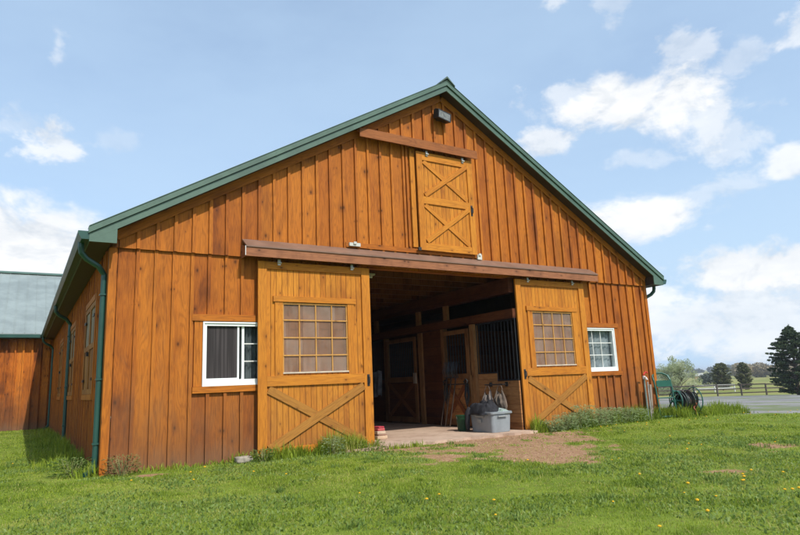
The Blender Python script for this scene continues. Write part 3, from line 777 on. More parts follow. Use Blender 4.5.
def scatter(n, x0, x1, y0, y1):
    x = rng.uniform(x0, x1, n); y = rng.uniform(y0, y1, n); return x, y
X_, Y_, D_ = [], [], []
for dens, r0, r1 in ((4200, 1.5, 5.5), (2600, 5.5, 8.5), (1500, 8.5, 12.5), (600, 12.5, 18.5), (260, 18.5, 26)):
    A = math.pi*(r1**2-r0**2)*(1.45/(2*math.pi)); n = int(A*dens)
    r = np.sqrt(rng.uniform(r0**2, r1**2, n)); az = rng.uniform(-.15, 1.30, n)
    X_.append(CX+r*np.sin(az)); Y_.append(CY+r*np.cos(az))
x = np.concatenate(X_); y = np.concatenate(Y_)
s = s_of(x, y); nn = (fbm(x, y, 1.4, 21)-.5)*2.0
ok = lawn_ok(x, y) & (s+nn < 15.6); x, y = x[ok], y[ok]
d = dirt(x, y); keep = rng.random(len(x)) > np.clip(d*1.35, 0, .97); x, y = x[keep], y[keep]
lump = np.clip((fbm(x, y, 2.6, 5)-.5)*1.5+.5, 0, 1); lump2 = fbm(x, y, 7., 8); big = fbm(x, y, .6, 13)
dist = np.hypot(x-CX, y-CY)
h = (.015+.028*lump**2+.05*np.clip(lump2-.55, 0, 1))*rng.uniform(.6, 1.35, len(x))
tuft = (vnoise(x, y, 5., 31) > .84); h = np.where(tuft, h*1.7, h)
w = .0036+.0009*np.clip(dist-4, 0, 14)
tone = np.clip(.50+.5*(big-.5)-.35*(lump-.5)+.4*(lump2-.5)+rng.normal(0, .12, len(x)), 0, .78)
tone = np.where(rng.random(len(x)) < .05, rng.uniform(.75, 1, len(x)), tone); tone = np.where(tuft, tone*.45, tone)
g = blades_obj('lawn_grass', x, y, h, w, tone, .8, M['grass'], 'short uneven green lawn grass in front of the barn')
# clover-like flat leaves and dead thatch between the blades
n = 60000; r = np.sqrt(rng.uniform(2.5**2, 10.5**2, n)); az = rng.uniform(-.15, 1.30, n); x = CX+r*np.sin(az); y = CY+r*np.cos(az)
pt = fbm(x, y, 1.1, 44) > .52; ok = lawn_ok(x, y) & pt & (dirt(x, y) < .3); x, y = x[ok], y[ok]
blades_obj('clover', x, y, rng.uniform(.02,.045,len(x)), rng.uniform(.010,.020,len(x)), rng.uniform(.3,.8,len(x)), 1.1, M['weed'], 'low broad-leaved clover and weeds growing through the lawn')
n = 26000; r = np.sqrt(rng.uniform(2.5**2, 9.5**2, n)); az = rng.uniform(-.15, 1.30, n); x = CX+r*np.sin(az); y = CY+r*np.cos(az)
ok = lawn_ok(x, y) & (vnoise(x, y, 2.7, 61) > .55); x, y = x[ok], y[ok]
blades_obj('thatch', x, y, rng.uniform(.02,.05,len(x)), rng.uniform(.002,.004,len(x)), rng.uniform(.8,1.,len(x)), 1.6, M['grass'], 'dry tan thatch lying among the lawn grass')
# dark rosettes and coarse tufts, in patches
X_, Y_ = [], []
rdp = np.random.default_rng(8)
for _ in range(150):
    r0 = math.sqrt(rdp.uniform(3**2, 12**2)); a0 = rdp.uniform(-.15, 1.3); k = int(rdp.uniform(20, 60)); sp_ = rdp.uniform(.03,.09)
    X_.append(CX+r0*math.sin(a0)+rdp.normal(0, sp_, k)); Y_.append(CY+r0*math.cos(a0)+rdp.normal(0, sp_, k))
x = np.concatenate(X_); y = np.concatenate(Y_); ok = lawn_ok(x, y) & (dirt(x, y) < .5); x, y = x[ok], y[ok]
blades_obj('coarse_tufts', x, y, rng.uniform(.03,.085,len(x)), rng.uniform(.006,.012,len(x)), rng.uniform(0.15,.6,len(x)), .9, M['weed'], 'coarse darker weed tufts dotted through the lawn')
# grit, straw and pebbles on the worn earth
n = 26000; x = rng.uniform(3., 8., n); y = rng.uniform(-4.2, -.4, n); ok = lawn_ok(x, y) & (dirt(x, y) > .35); x, y = x[ok], y[ok]
zz = ground_z(x, y); V = []; F = []; sz = rng.uniform(.0025,.008,len(x))*np.where(rng.random(len(x)) < .05, 2., 1.)
ro_ = rng.uniform(0, 6.28, len(x)); el_ = np.where(rng.random(len(x)) < .3, 4.0, 1.)
for a_ in ((1,0,0),(0,1,0),(-1,0,0),(0,-1,0),(0,0,.7)):
    px_ = a_[0]*sz*el_**.5; py_ = a_[1]*sz/el_**.5
    V.append(np.stack([x+px_*np.cos(ro_)-py_*np.sin(ro_), y+px_*np.sin(ro_)+py_*np.cos(ro_), zz-.001+a_[2]*sz], 1))
V = np.stack(V, 1).reshape(-1, 3); b_ = np.arange(len(x))*5
F = np.concatenate([np.stack([b_, b_+1, b_+4],1), np.stack([b_+1,b_+2,b_+4],1), np.stack([b_+2,b_+3,b_+4],1), np.stack([b_+3,b_,b_+4],1)])
me = bpy.data.meshes.new('grit'); me.from_pydata(V.tolist(), [], F.tolist()); me.update()
a_ = me.attributes.new('tone', 'FLOAT', 'POINT'); a_.data.foreach_set('value', np.repeat(rng.random(len(x)), 5).astype(np.float32))
me.materials.append(leaf_mat('grit_and_straw', (.17,.095,.05), (.33,.205,.12), (.44,.32,.20), 0., .9))
o = bpy.data.objects.new('grit', me); col.objects.link(o); tag(o, 'loose grit, pebbles and straw bits on the worn earth by the doorway', None, None, 'stuff')
# taller grass along the walls
def band(segs):
    X_, Y_, H_, W_, T_ = [], [], [], [], []
    for (xa, ya, xb, yb, wd, hh, dens, tn) in segs:
        L = math.hypot(xb-xa, yb-ya); n = int(L*wd*dens)
        u = rng.random(n); v = np.abs(rng.normal(0, .5, n))*wd
        nx, ny = (yb-ya)/L, -(xb-xa)/L
        x = xa+(xb-xa)*u+nx*v; y = ya+(yb-ya)*u+ny*v
        cl = vnoise(x, y, 3.2, 51); k = rng.random(n) < np.clip((cl-(.0 if hh > .3 else .18))*2.6, .05, 1)
        x, y, cl, v = x[k], y[k], cl[k], v[k]
        X_.append(x); Y_.append(y); H_.append(hh*(.35+.9*cl)*rng.uniform(.5,1.25,len(x))*np.clip(1.2-v/wd*.6,.3,1)); W_.append(np.full(len(x), .009)*rng.uniform(.6,1.5,len(x)))
        T_.append(np.clip(tn+.5*(cl-.5)+rng.normal(0,.12,len(x)),0,1))
    return [np.concatenate(q) for q in (X_,Y_,H_,W_,T_)]
q = band([(2.0,-.13,3.85,-.17,.22,.25,3800,.45), (2.55,-.16,3.6,-.2,.16,.32,4200,.45), (1.6,-.06,2.0,-.1,.2,.15,2500,.3), (.3,-.05,1.7,-.05,.16,.09,1600,.35), (3.8,-.42,4.5,-.42,.13,.13,1500,.4), 
          (7.0,-.2,8.9,-.2,.28,.30,3200,.3), (8.9,-.05,11.1,-.05,.32,.30,3000,.25), (11.1,-.2,13.2,-.4,.5,.27,2500,.3), (10.9,.3,13.0,.5,.6,.28,1200,.35), (6.9,-.35,7.4,-.35,.1,.14,1500,.4)])
ok = np.ones(len(q[0]), bool)
q = [a[ok] for a in q]; q[3] = q[3]*1.25
blades_obj('tall_grass', *q[:4], q[4], .42, M['grass'], 'taller unmown grass along the foot of the front wall')
q = band([(-.04,9.,-.04,1.0,.6,.22,900,.3), (-.04,14.8,-.04,9.0,.5,.16,400,.35), (-.04,1.2,-.04,-.1,.3,.2,1500,.3)])
blades_obj('tall_grass', *q[:4], q[4], .5, M['grass'], 'dark tall grass along the shaded side wall')

# ------------------------------------------------------------------ broad-leaved weeds, each its own plant
def weed_mesh(hh, spread, nleaf, lw, seed, bare=False):
    r = random.Random(seed); mb = MB(); st = MB()
    for k in range(nleaf):
        a = r.uniform(0, 6.28); rad_ = spread*math.sqrt(r.random())*.5; z0 = hh*r.uniform(.05, .95); L = lw*r.uniform(2.2, 4.)
        p = Vector((rad_*math.cos(a), rad_*math.sin(a), z0)); a2 = a+r.uniform(-.8,.8); d = Vector((math.cos(a2), math.sin(a2), r.uniform(.05,.6))).normalized()
        sd = d.cross(Vector((0,0,1))).normalized()*lw*r.uniform(.35,.6); dr = Vector((0,0,-L*.25))
        b = len(mb.v); mb.v += [tuple(p), tuple(p+d*L*.5+sd), tuple(p+d*L+dr), tuple(p+d*L*.5-sd)]; mb.f.append((b,b+1,b+2,b+3))
    for k in range(max(3, nleaf//14)):
        a = r.uniform(0, 6.28); rr = spread*.45*r.random(); st.tube([(rr*.2*math.cos(a),rr*.2*math.sin(a),-.02),(rr*.7*math.cos(a),rr*.7*math.sin(a),hh*.5),(rr*math.cos(a),rr*math.sin(a),hh*r.uniform(.7,1.05))], [.004,.003,.0015], 4)
    return mb, st
def plant(name, label, cat, x, y, hh, spread, nleaf, lw, seed, mat, group=None, sm=None):
    o = thing(name, label, cat, (x, y, float(ground_z(x, y))), group)
    mb, st = weed_mesh(hh, spread, nleaf, lw, seed)
    me_o = mb.build('leaves', M[mat]); me_o.parent = o
    tn = np.repeat(np.random.default_rng(seed).uniform(0, .9, nleaf), 4).astype(np.float32)
    a = me_o.data.attributes.new('tone', 'FLOAT', 'POINT')
    if len(a.data) == len(tn): a.data.foreach_set('value', tn)
    s_ = st.build('stem', sm or M['stem']); s_.parent = o; return o
M['stem'] = plain('weed_stem', (.26,.26,.11), .8, .2)
M['blueleaf'] = leaf_mat('thistle_leaves', (.24,.33,.14), (.38,.48,.24), (.50,.57,.34), .45)
M['dryleaf'] = leaf_mat('reddish_scrub_leaves', (.18,.22,.06), (.30,.30,.10), (.38,.28,.15), .4)
plant('corner_weed', 'scraggly reddish-green weed at the near left corner of the barn', 'weed', .22, -.2, .26, .40, 260, .017, 3, 'dryleaf')
plant('corner_weed', 'low green weed beside the downspout at the shaded corner', 'weed', -.30, .3, .22, .5, 320, .022, 4, 'weed')
plant('broadleaf_weed', 'bushy broad-leaved weed under the left sliding door', 'weed', 3.02, -.34, .26, .30, 220, .022, 5, 'blueleaf')
plant('broadleaf_weed', 'small leafy weed beside the white stone', 'weed', 1.98, -.28, .17, .32, 200, .018, 6, 'weed')
plant('broadleaf_weed', 'leafy weed against the foot of the left door near the doorway', 'weed', 3.62, -.36, .15, .42, 170, .018, 16, 'weed')
for i, (x, y, hh, sp) in enumerate([(7.35,-.42,.22,.4),(7.65,-.45,.30,.42),(7.95,-.42,.33,.45),(8.22,-.40,.46,.42),(8.5,-.38,.36,.5),(8.85,-.30,.34,.5),(9.2,-.22,.36,.5),(9.55,-.25,.32,.5),(9.95,-.22,.28,.45)]):
    plant('thistle_clump', ['lowest grey-green thistle clump, at the doorway end of the row','second thistle clump from the doorway, under the right door','third thistle clump from the doorway under the right door','tallest grey-green thistle clump, reaching up the right door brace','thistle clump at the hinge side of the right door','thistle clump below the left edge of the right window','thistle clump below the middle of the right window','thistle clump below the right edge of the right window','last thistle clump of the row, left of the hydrant'][i], 'weed', x, y, hh*.95, sp, 420, .021, 30+i, 'blueleaf', 'thistle clumps under the right door and window')

# dandelions
def dandelion(x, y, k):
    o = thing('dandelion', '', 'flower', (x, y, float(ground_z(x, y)))); return o
ys = plain('dandelion_yellow', (.72,.42,.015), .7, .1)
hm = MB()
for k in range(9):
    a = 2*math.pi*k/9; hm.v += [(0,0,.062),(.018*math.cos(a-.3),.018*math.sin(a-.3),.067),(.018*math.cos(a+.3),.018*math.sin(a+.3),.067)]; b = len(hm.v)-3; hm.f.append((b,b+1,b+2))
hm.tube([(0,0,.056),(0,0,.062),(0,0,.070),(0,0,.075)], [.006,.018,.016,.006], 8)
head0 = hm.build('flower_head', ys); stem0 = MB().tube([(0,0,-.01),(.002,.001,.058)], .002, 5).build('stem', M['stem'])
spots = []
rd = random.Random(5)
for (cx, cy, sx, sy, n) in ((4.3,-5.4,.9,.5,12),(3.2,-6.0,.8,.4,6),(6.9,-4.0,1.2,.9,8),(2.0,-4.2,1.2,.8,5),(.6,-1.6,.8,.7,6),(9.5,-1.4,1.8,.4,11),(8.6,-.75,.9,.15,5),(12.6,-1.6,1.2,.6,9),(-.55,2.2,.4,1.2,3),(5.2,-3.9,.9,.5,4)):
    for _ in range(n): spots.append((rd.gauss(cx, sx*.6), rd.gauss(cy, sy*.6)))
first = True
for (x, y) in spots:
    if not (bool(lawn_ok(np.array([x]), np.array([y]))[0])) or (y > -.3 and x > 0): continue
    z = float(ground_z(x, y)); o = thing('dandelion', 'yellow dandelion flower in the lawn', 'flower', (x, y, z), 'dandelions scattered over the lawn', rd.uniform(0, 6))
    k = rd.uniform(.45, .85); o.scale = (k, k, k*rd.uniform(.7,1.2))
    if first: h_, s_ = head0, stem0; first = False
    else:
        h_, s_ = head0.copy(), stem0.copy(); col.objects.link(h_); col.objects.link(s_)
    h_.parent = o; s_.parent = o

# ------------------------------------------------------------------ stone by the left door, small things
def lumpy(name, mat, size, loc, seed, label, cat, sub=2):
    import bmesh
    from mathutils import noise as mn
    bm = bmesh.new(); bmesh.ops.create_icosphere(bm, subdivisions=sub+1, radius=1)
    for v in bm.verts:
        k = 1+.28*mn.noise(v.co*1.3+Vector((seed,0,0)))+.08*mn.noise(v.co*5+Vector((seed,2,0)))
        c_ = v.co*k; v.co = Vector((max(-.8,min(.8,c_.x))*size[0], max(-.8,min(.8,c_.y))*size[1], max(-.7,min(.72,c_.z))*size[2]))
    me = bpy.data.meshes.new(name); bm.to_mesh(me); bm.free(); me.polygons.foreach_set('use_smooth', [True]*len(me.polygons)); me.materials.append(mat)
    o = bpy.data.objects.new(name, me); col.objects.link(o); o.location = loc; tag(o, label, cat); return o
lumpy('stone', plain('white_stone', (.34,.30,.24), .8, .35, 14., bump=.4, dirt=(.14,.10,.06)), (.14,.10,.06), (1.74,-.18,-.93), 3, 'flat whitish stone in the grass left of the left sliding door', 'stone')

# red and cream stack inside the door edge
st = thing('folded_rugs', 'small stack of red and cream folded cloths on the floor behind the left door edge', 'folded cloths', (4.42, .78, SLAB))
for i, (c_, hh) in enumerate((((.50,.36,.24),.06),((.30,.17,.12),.025),((.55,.42,.30),.055),((.50,.10,.10),.045),((.45,.05,.07),.03))):
    b = MB().box(-.10+.008*i, .10-.012*i, -.11+.006*i, .11-.004*i, sum((.06,.025,.055,.045,.03)[:i])+.001, sum((.06,.025,.055,.045,.03)[:i+1])).build('cloth', plain('cloth_%d' % i, c_, .9, .15), bevel=.012); b.parent = st
    b.rotation_euler.z = .1*math.sin(i*2)

# storage tub
M['tub'] = plain('cloudy_plastic', (.24,.265,.28), .35, .12, 4., spec=.5)
tub = thing('storage_tub', 'cloudy grey plastic storage tub on the barn floor with dark clothes heaped in it', 'tub', (6.44, .22, SLAB))
def tub_mesh(w, d, h_, t_=.008, flare=.03):
    mb = MB(); rings = []
    def ring(hw, hd, z, r):
        pts = []
        for cx, cy, a0 in ((hw-r,hd-r,0),(-hw+r,hd-r,90),(-hw+r,-hd+r,180),(hw-r,-hd+r,270)):
            for k in range(5): a = math.radians(a0+k*22.5); pts.append((cx+r*math.cos(a), cy+r*math.sin(a), z))
        return pts
    prof = [(w-flare,d-flare,.004),(w-.012,d-.012,h_-.05),(w-.012,d-.012,h_-.045),(w+.012,d+.012,h_-.04),(w+.014,d+.014,h_-.008),(w+.004,d+.004,h_),(w-.012,d-.012,h_-.004),(w-flare-.006,d-flare-.006,.014)]
    for a, b, z in prof: rings.append(ring(a, b, z, .05))
    n = 20
    for rg in rings: mb.v += rg
    for i in range(len(rings)-1):
        for k in range(n): j_ = (k+1) % n; mb.f.append((i*n+k, i*n+j_, (i+1)*n+j_, (i+1)*n+k))
    mb.f.append(tuple(reversed(range(n)))); mb.f.append(tuple((len(rings)-1)*n+k for k in range(n)))
    return mb
o = tub_mesh(.24, .33, .36).build('tub_body', M['tub'], smooth=False); o.parent = tub
thm = plain('tub_handle', (.30,.31,.3), .4)
for q in ((-.10,.10,-.352,-.335,.27,.29),(-.262,-.245,-.12,.12,.27,.29)): o = MB().box(*q).build('handle', thm); o.parent = tub
o = MB().box(-.252,-.240,-.03,.07,.17,.23).build('label_patch', thm); o.parent = tub
def cloth(name, label, cat, loc, sx, sy, sz, seed, mat, drape=0., kind='heap'):
    from mathutils import noise as mn
    n = 36; mb = MB()
    for i in range(n+1):
        for j_ in range(n+1):
            u = i/n*2-1; v = j_/n*2-1; r = max(abs(u), abs(v))**1.5*.5+.5*math.hypot(u, v)
            h_ = max(0, 1-r*r)**.6
            nz = mn.noise(Vector((u*2.2+seed, v*2.2, 0)))*.35+mn.noise(Vector((u*6+seed, v*6, 3)))*.16+abs(mn.noise(Vector((u*9, v*5+seed, 7))))*.12
            z = sz*(h_*(.75+nz)); 
            if drape and u < -.55: z -= drape*((-.55-u)/.45)**1.0
            mb.v.append((u*sx*(1+.12*nz), v*sy*(1+.12*nz), z))
    for i in range(n):
        for j_ in range(n): a = i*(n+1)+j_; mb.f.append((a, a+n+1, a+n+2, a+1))
    o = mb.build(name, mat, smooth=True); o.location = loc; tag(o, label, cat)
    s_ = o.modifiers.new('Thickness', 'SOLIDIFY'); s_.thickness = .006
    return o
M['darkcloth'] = plain('dark_cloth', (.022,.022,.026), .85, .4, 12.)
c_ = cloth('clothes', 'dark jacket or blanket heaped over the grey tub', 'clothes', (6.38,.30,-.62), .23, .30, .27, 2., M['darkcloth'])
cloth('plastic_sheet', 'crumpled pale plastic sheet at the right end of the tub', 'plastic sheet', (6.55,.02,-.61), .12, .14, .09, 6., plain('pale_sheet', (.30,.36,.34), .3, .25, 20., spec=.6, dirt=(.25,.38,.18)))
# sleeve hanging over the tub corner
sl_ = MB().tube([(6.21,.50,-.50),(6.165,.53,-.60),(6.155,.54,-.75),(6.165,.545,-.90)], [.05,.055,.05,.035], 10); o = sl_.build('sleeve', M['darkcloth'], c_, smooth=True)
bk = thing('green_bucket', 'dark green plastic bucket standing behind the tub', 'bucket', (6.28, .84, SLAB))
mb = MB(); n = 24
prof = [(.105,.0),(.13,.27),(.14,.27),(.14,.285),(.125,.285),(.10,.01)]
for r_, z in prof:
    for k in range(n): mb.v.append((r_*math.cos(6.2832*k/n), r_*math.sin(6.2832*k/n), z))
for i in range(len(prof)-1):
    for k in range(n): j_ = (k+1) % n; mb.f.append((i*n+k, i*n+j_, (i+1)*n+j_, (i+1)*n+k))
mb.f.append(tuple(reversed(range(n)))); mb.f.append(tuple((len(prof)-1)*n+k for k in range(n)))
o = mb.build('bucket_body', plain('green_plastic', (.012,.06,.025), .4, .15)); o.parent = bk
o = MB().tube([(.14*math.cos(a), .14*math.sin(a)*.25, .27-.10*math.sin(a)*1.0) for a in np.linspace(0, math.pi, 12)], .004, 6).build('handle', M['zinc']); o.parent = bk

# wall rails with hanging things
def hang_rail(y0, y1, z, label):
    o = thing('wall_rail', label, 'rail', (XW-.1, (y0+y1)/2, z), 'black rails on the stall fronts')
    b = MB(); b.tube([(XW-.14,y0,z),(XW-.14,y1,z)], .012, 8)
    for yy in (y0+.03, y1-.03): b.tube([(XW-.14,yy,z),(XW-.02,yy,z)], .010, 6)
    r = b.build('bar', M['black'], o)
    MB().box(XW-.03, XW-.005, y0, y0+.06, z-.04, z+.04).build('mounting_plate', M['black'], o); MB().box(XW-.03, XW-.005, y1-.06, y1, z-.04, z+.04).build('mounting_plate', M['black'], o)
    return o
hang_rail(.22, .74, -.10, 'short black rail on the planks above the tub, holding two bags')
hang_rail(1.30, 2.14, -.07, 'black rail across the X braced stall door')
def bag(label, y0, y1, ztop, zbot, mat, seed, dx=0):
    """a limp bag: gathered at two corners on the rail, belly sagging below, with folds"""
    from mathutils import noise as mn
    n1, n2 = 34, 26; mb = MB()
    for side in (0, 1):
        for i in range(n1+1):
            for k in range(n2+1):
                u = i/n1; v = k/n2*2-1
                wd = (y1-y0)/2*(.52+.62*u**.7-.35*max(0,u-.8)*3)
                yy = (y0+y1)/2+wd*v*(1+.10*mn.noise(Vector((u*3+seed,v,0))))
                z = ztop-(ztop-zbot)*u-(1-v*v)*(.10*(1-u)**2)+.03*mn.noise(Vector((v*3+seed,u*2,5)))
                bulge = (.012+.055*math.sin(min(1,u*1.05)*math.pi)**.8)*(1-v*v)**.5
                fold = .016*math.sin(v*9+3*u+seed)+.03*mn.noise(Vector((v*4+seed,u*3,9)))
                mb.v.append((XW-.16-dx+(bulge if side else -bulge)+fold, yy, z))
    N = (n1+1)*(n2+1)
    for sd_ in (0, 1):
        for i in range(n1):
            for k in range(n2): a = sd_*N+i*(n2+1)+k; mb.f.append((a, a+n2+1, a+n2+2, a+1))
    o = mb.build('bag', mat, smooth=True); tag(o, label, 'bag')
    w_ = (y1-y0)*.26
    st_ = MB().tube([((XW-.16),(y0+y1)/2-w_,ztop-.01),(XW-.155,(y0+y1)/2-w_*.6,ztop+.06),(XW-.14,(y0+y1)/2,ztop+.085),(XW-.155,(y0+y1)/2+w_*.6,ztop+.06),(XW-.16,(y0+y1)/2+w_,ztop-.01)], .006, 5); st_.build('strap', mat, o)
    return o
bag('tan cloth bag hanging from the short rail, right of the pale one', .14, .44, -.19, -.60, plain('tan_cloth', (.17,.13,.10), .9, .3, 9.), 1.)
bag('pale grey plastic bag hanging from the short rail behind the tub', .50, .80, -.20, -.60, plain('pale_bag', (.17,.14,.12), .6, .3, 9.), 4.)
# halter and ropes
for i, (yy, L, lb) in enumerate(((1.30, .50, 'black halter strap hanging at the right end of the door rail'), (2.02,.42,'black halter strap hanging at the left end of the door rail'))):
    b = MB()
    for k in range(3):
        dy = .02*k-.02; b.tube([(XW-.16,yy+dy,-.05),(XW-.17,yy+dy+.04,-.05-L*.5),(XW-.165,yy+dy+.01,-.05-L+.04*k),(XW-.15,yy+dy-.04,-.05-L*.5),(XW-.14,yy+dy,-.06)], .012, 6)
    b.tube([(XW-.17,yy-.06,-.02),(XW-.17,yy,.03),(XW-.17,yy+.06,-.02),(XW-.17,yy,-.07),(XW-.17,yy-.06,-.02)], .018, 6)
    o = b.build('halter', M['black'], smooth=True); tag(o, lb, 'halter')
# forks hung with their heads up against the grille
for i, (yy, lb) in enumerate(((1.95,'leftmost of the three dark forks leaning on the X braced stall door'),(1.80,'middle one of the three dark forks leaning on the X braced stall door'),(1.64,'rightmost of the three dark forks leaning on the X braced stall door'))):
    f = thing('fork', lb, 'fork', (XW-.35, yy+.05, SLAB), 'forks leaning on the stall door')
    x0_, x1_ = XW-.32, XW-.17; zt = .02
    MB().tube([(x0_,yy+.08,SLAB+.02),(x1_,yy,zt)], .013, 8).build('handle', plain('fork_handle_%d' % i, (.05,.035,.025), .6), f)
    tn = MB()
    tn.tube([(x1_,yy-.09,zt+.05),(x1_,yy+.09,zt+.05)], .009, 6); tn.tube([(x1_,yy,zt),(x1_,yy,zt+.05)], .012, 6)
    for k in range(5): dy = -.09+.045*k; tn.tube([(x1_,yy+dy,zt+.05),(x1_-.03,yy+dy,zt+.18),(x1_+.01,yy+dy-.02,zt+.38)], [.007,.007,.004], 5)
    tn.build('tines', plain('fork_steel', (.04,.045,.055), .35, .2, 20., metal=.6, spec=.6), f)
# pale blanket hanging in the dark far left of the aisle
cb_ = MB(); n = 20
for i in range(n+1):
    for k in range(n+1):
        u = i/n; v = k/n; cb_.v.append((XW-.10+.03*math.sin(u*14+v*2), 4.86+.42*u, -.30+.62*v+.03*math.sin(u*6)))
for i in range(n):
    for k in range(n): a = i*(n+1)+k; cb_.f.append((a, a+n+1, a+n+2, a+1))
o = cb_.build('blanket', plain('pale_blanket', (.22,.23,.26), .9, .35, 5.), smooth=True); tag(o, 'pale blanket hanging on the darkest stall front just right of the left door', 'blanket'); s_ = o.modifiers.new('Thickness','SOLIDIFY'); s_.thickness=.01
# small unlit lamp on the ceiling
cl = thing('ceiling_lamp', 'small unlit strip lamp on the dark loft ceiling near the left door', 'lamp', (4.15,.5,1.90))
MB().box(4.06,4.24,.42,.58,1.87,1.898).build('housing', plain('lamp_white', (.5,.48,.4), .5), cl); MB().tube([(4.08,.5,1.85),(4.22,.5,1.85)], .02, 8).build('tube', plain('lamp_tube', (.6,.6,.5), .3), cl)

# ------------------------------------------------------------------ hydrant and post at the right corner
hy = thing('yard_hydrant', 'grey yard hydrant pipe with red handle standing against the right end of the wall', 'hydrant', (10.36, -.20, GZ))
MB().tube([(10.36,-.20,-1.0),(10.355,-.20,-.30),(10.35,-.205,-.13)], .019, 10).build('pipe', plain('galvanised_green', (.20,.25,.22), .5, .25, 12.), hy)
MB().tube([(10.35,-.205,-.13),(10.35,-.205,-.06)], .032, 10).tube([(10.35,-.205,-.09),(10.33,-.27,-.10),(10.325,-.30,-.15)], .017, 8).build('spout', plain('hydrant_head', (.62,.56,.52), .5), hy)
MB().tube([(10.35,-.205,-.06),(10.35,-.205,-.02)], .012, 6).tube([(10.35,-.205,-.03),(10.42,-.20,.02),(10.50,-.19,.00)], [.014,.013,.016], 8).build('handle', plain('red_handle', (.50,.03,.03), .5), hy)
po = MB(); po.box(-.035,.035,-.03,.03,-.05,.72)
o = po.build('wooden_post', wood('weathered_post', (.16,.13,.10), (.27,.22,.18), (.38,.32,.27)), bevel=.006); o.location = (10.52,-.16,GZ); o.rotation_euler = (.02,.04,.1); tag(o, 'short weathered grey wooden post beside the hydrant at the barn corner', 'post')
o = MB().tube([(0,0,-.02),(.03,.02,.78)], .014, 8).build('stake', plain('grey_stake', (.36,.34,.31), .7, .25)); o.location = (10.44,-.21,GZ); tag(o, 'thin grey stake between the hydrant and the wooden post', 'stake')

# ------------------------------------------------------------------ hose reel cart
hr_ = thing('hose_reel_cart', 'green tubular hose reel cart with coiled dark hose at the right corner of the barn', 'hose reel', (11.45, -.25, GZ), rz=-.35)
mg = plain('green_frame_paint', (.016,.10,.072), .4, .15, 10., spec=.5)
def loc(mb, name, mat, **k):
    o = mb.build(name, mat, **k); o.parent = hr_; return o
# local axes: x along the axle (away from the barn), y front/back, z up
fr = MB(); R0 = .019
for xx in (-.62, -.22):
    fr.tube([(xx,-.12,.02),(xx,-.09,.35),(xx,-.06,.62),(xx,-.02,.80),(xx+.02,.06,.90)], R0, 8)
fr.tube([(-.62,-.02,.80),(-.60,.04,.90),(-.50,.08,.95),(-.34,.08,.95),(-.24,.04,.90),(-.22,-.02,.80)], R0, 8)
fr.tube([(-.62,-.16,.03),(-.22,-.16,.03)], R0, 8); fr.tube([(-.62,-.08,.42),(-.22,-.08,.42)], .014, 8)
fr.tube([(-.22,-.08,.55),(-.05,.0,.54),(.20,.0,.46),(.40,.0,.36)], .015, 8)
fr.tube([(-.22,-.14,.06),(.40,-.14,.06)], .015, 8); fr.tube([(.40,-.14,.04),(.40,0,.36),(.40,.2,.04)], .016, 8)
fr.tube([(-.62,-.16,.03),(-.62,.28,.03)], R0, 8); fr.tube([(-.22,-.16,.03),(-.22,.28,.03),(-.22,0,.34)], R0, 8)
loc(fr, 'frame', mg)
tray = MB(); tray.box(-.60,-.24,-.085,-.065,.66,.79); loc(tray, 'tray', mg)
dr = MB()
def ring(mb, x, R, r, n=26): mb.tube([(x, R*math.cos(2*math.pi*k/n), .34+R*math.sin(2*math.pi*k/n)) for k in range(n+1)], r, 6, False)
ring(dr, .34, .27, .012); ring(dr, -.12, .22, .012)
for x_, Rr in ((.34,.27),(-.12,.22)):
    for k in range(4): a = math.pi*k/4; dr.tube([(x_,Rr*math.cos(a),.34+Rr*math.sin(a)),(x_,-Rr*math.cos(a),.34-Rr*math.sin(a))], .008, 5)
dr.tube([(-.22,0,.34),(.42,0,.34)], .03, 10)
loc(dr, 'reel', mg)
hz = MB(); rr_ = random.Random(3); pts = []
tot = 0
for layer, Rb in ((0,.10),(1,.135),(2,.17)):
    nT = 12-layer
    for k in range(nT*14):
        u = k/(nT*14); x_ = -.07+.37*(u if layer % 2 == 0 else 1-u); a = 2*math.pi*k/14
        Rq = Rb+.028*math.sin(k*.213+layer)+.02*math.sin(k*.071); pts.append((x_+.035*math.sin(k*.117+layer*2)+.02*math.sin(k*.31), Rq*math.cos(a), .34+Rq*math.sin(a)-(.03 if math.sin(a) < -.5 else 0)))
hz.tube(pts, .0145, 6)
m, t, out = new_mat('hose_rubber'); tc = t.n('ShaderNodeTexCoord').outputs['Object']
n1 = t.noise(tc, 3.2, 2); bsdf(t, out, t.mix(t.rng(n1,.40,.62), (.030,.040,.036), (.13,.07,.055)), .4, spec=.4)
loc(hz, 'hose', m, smooth=True)
cr = MB(); cr.tube([(.40,0,.34),(.46,0,.34),(.46,.12,.40),(.52,.12,.40)], .012, 6); loc(cr, 'crank', mg)
hl = MB(); pts = [(.2+.03*math.sin(k*.7), -.18-.02*math.sin(k), .30-.02*k) for k in range(14)]; hl.tube(pts, .014, 6); loc(hl, 'hose_end', plain('hose_orange', (.30,.10,.05), .5))
for xx in (-.62,-.22):
    w_ = MB(); n = 20
    w_.tube([(xx-.02,.28,.09),(xx+.02,.28,.09)], [.09,.09], 20); loc(w_, 'wheel', M['black'])

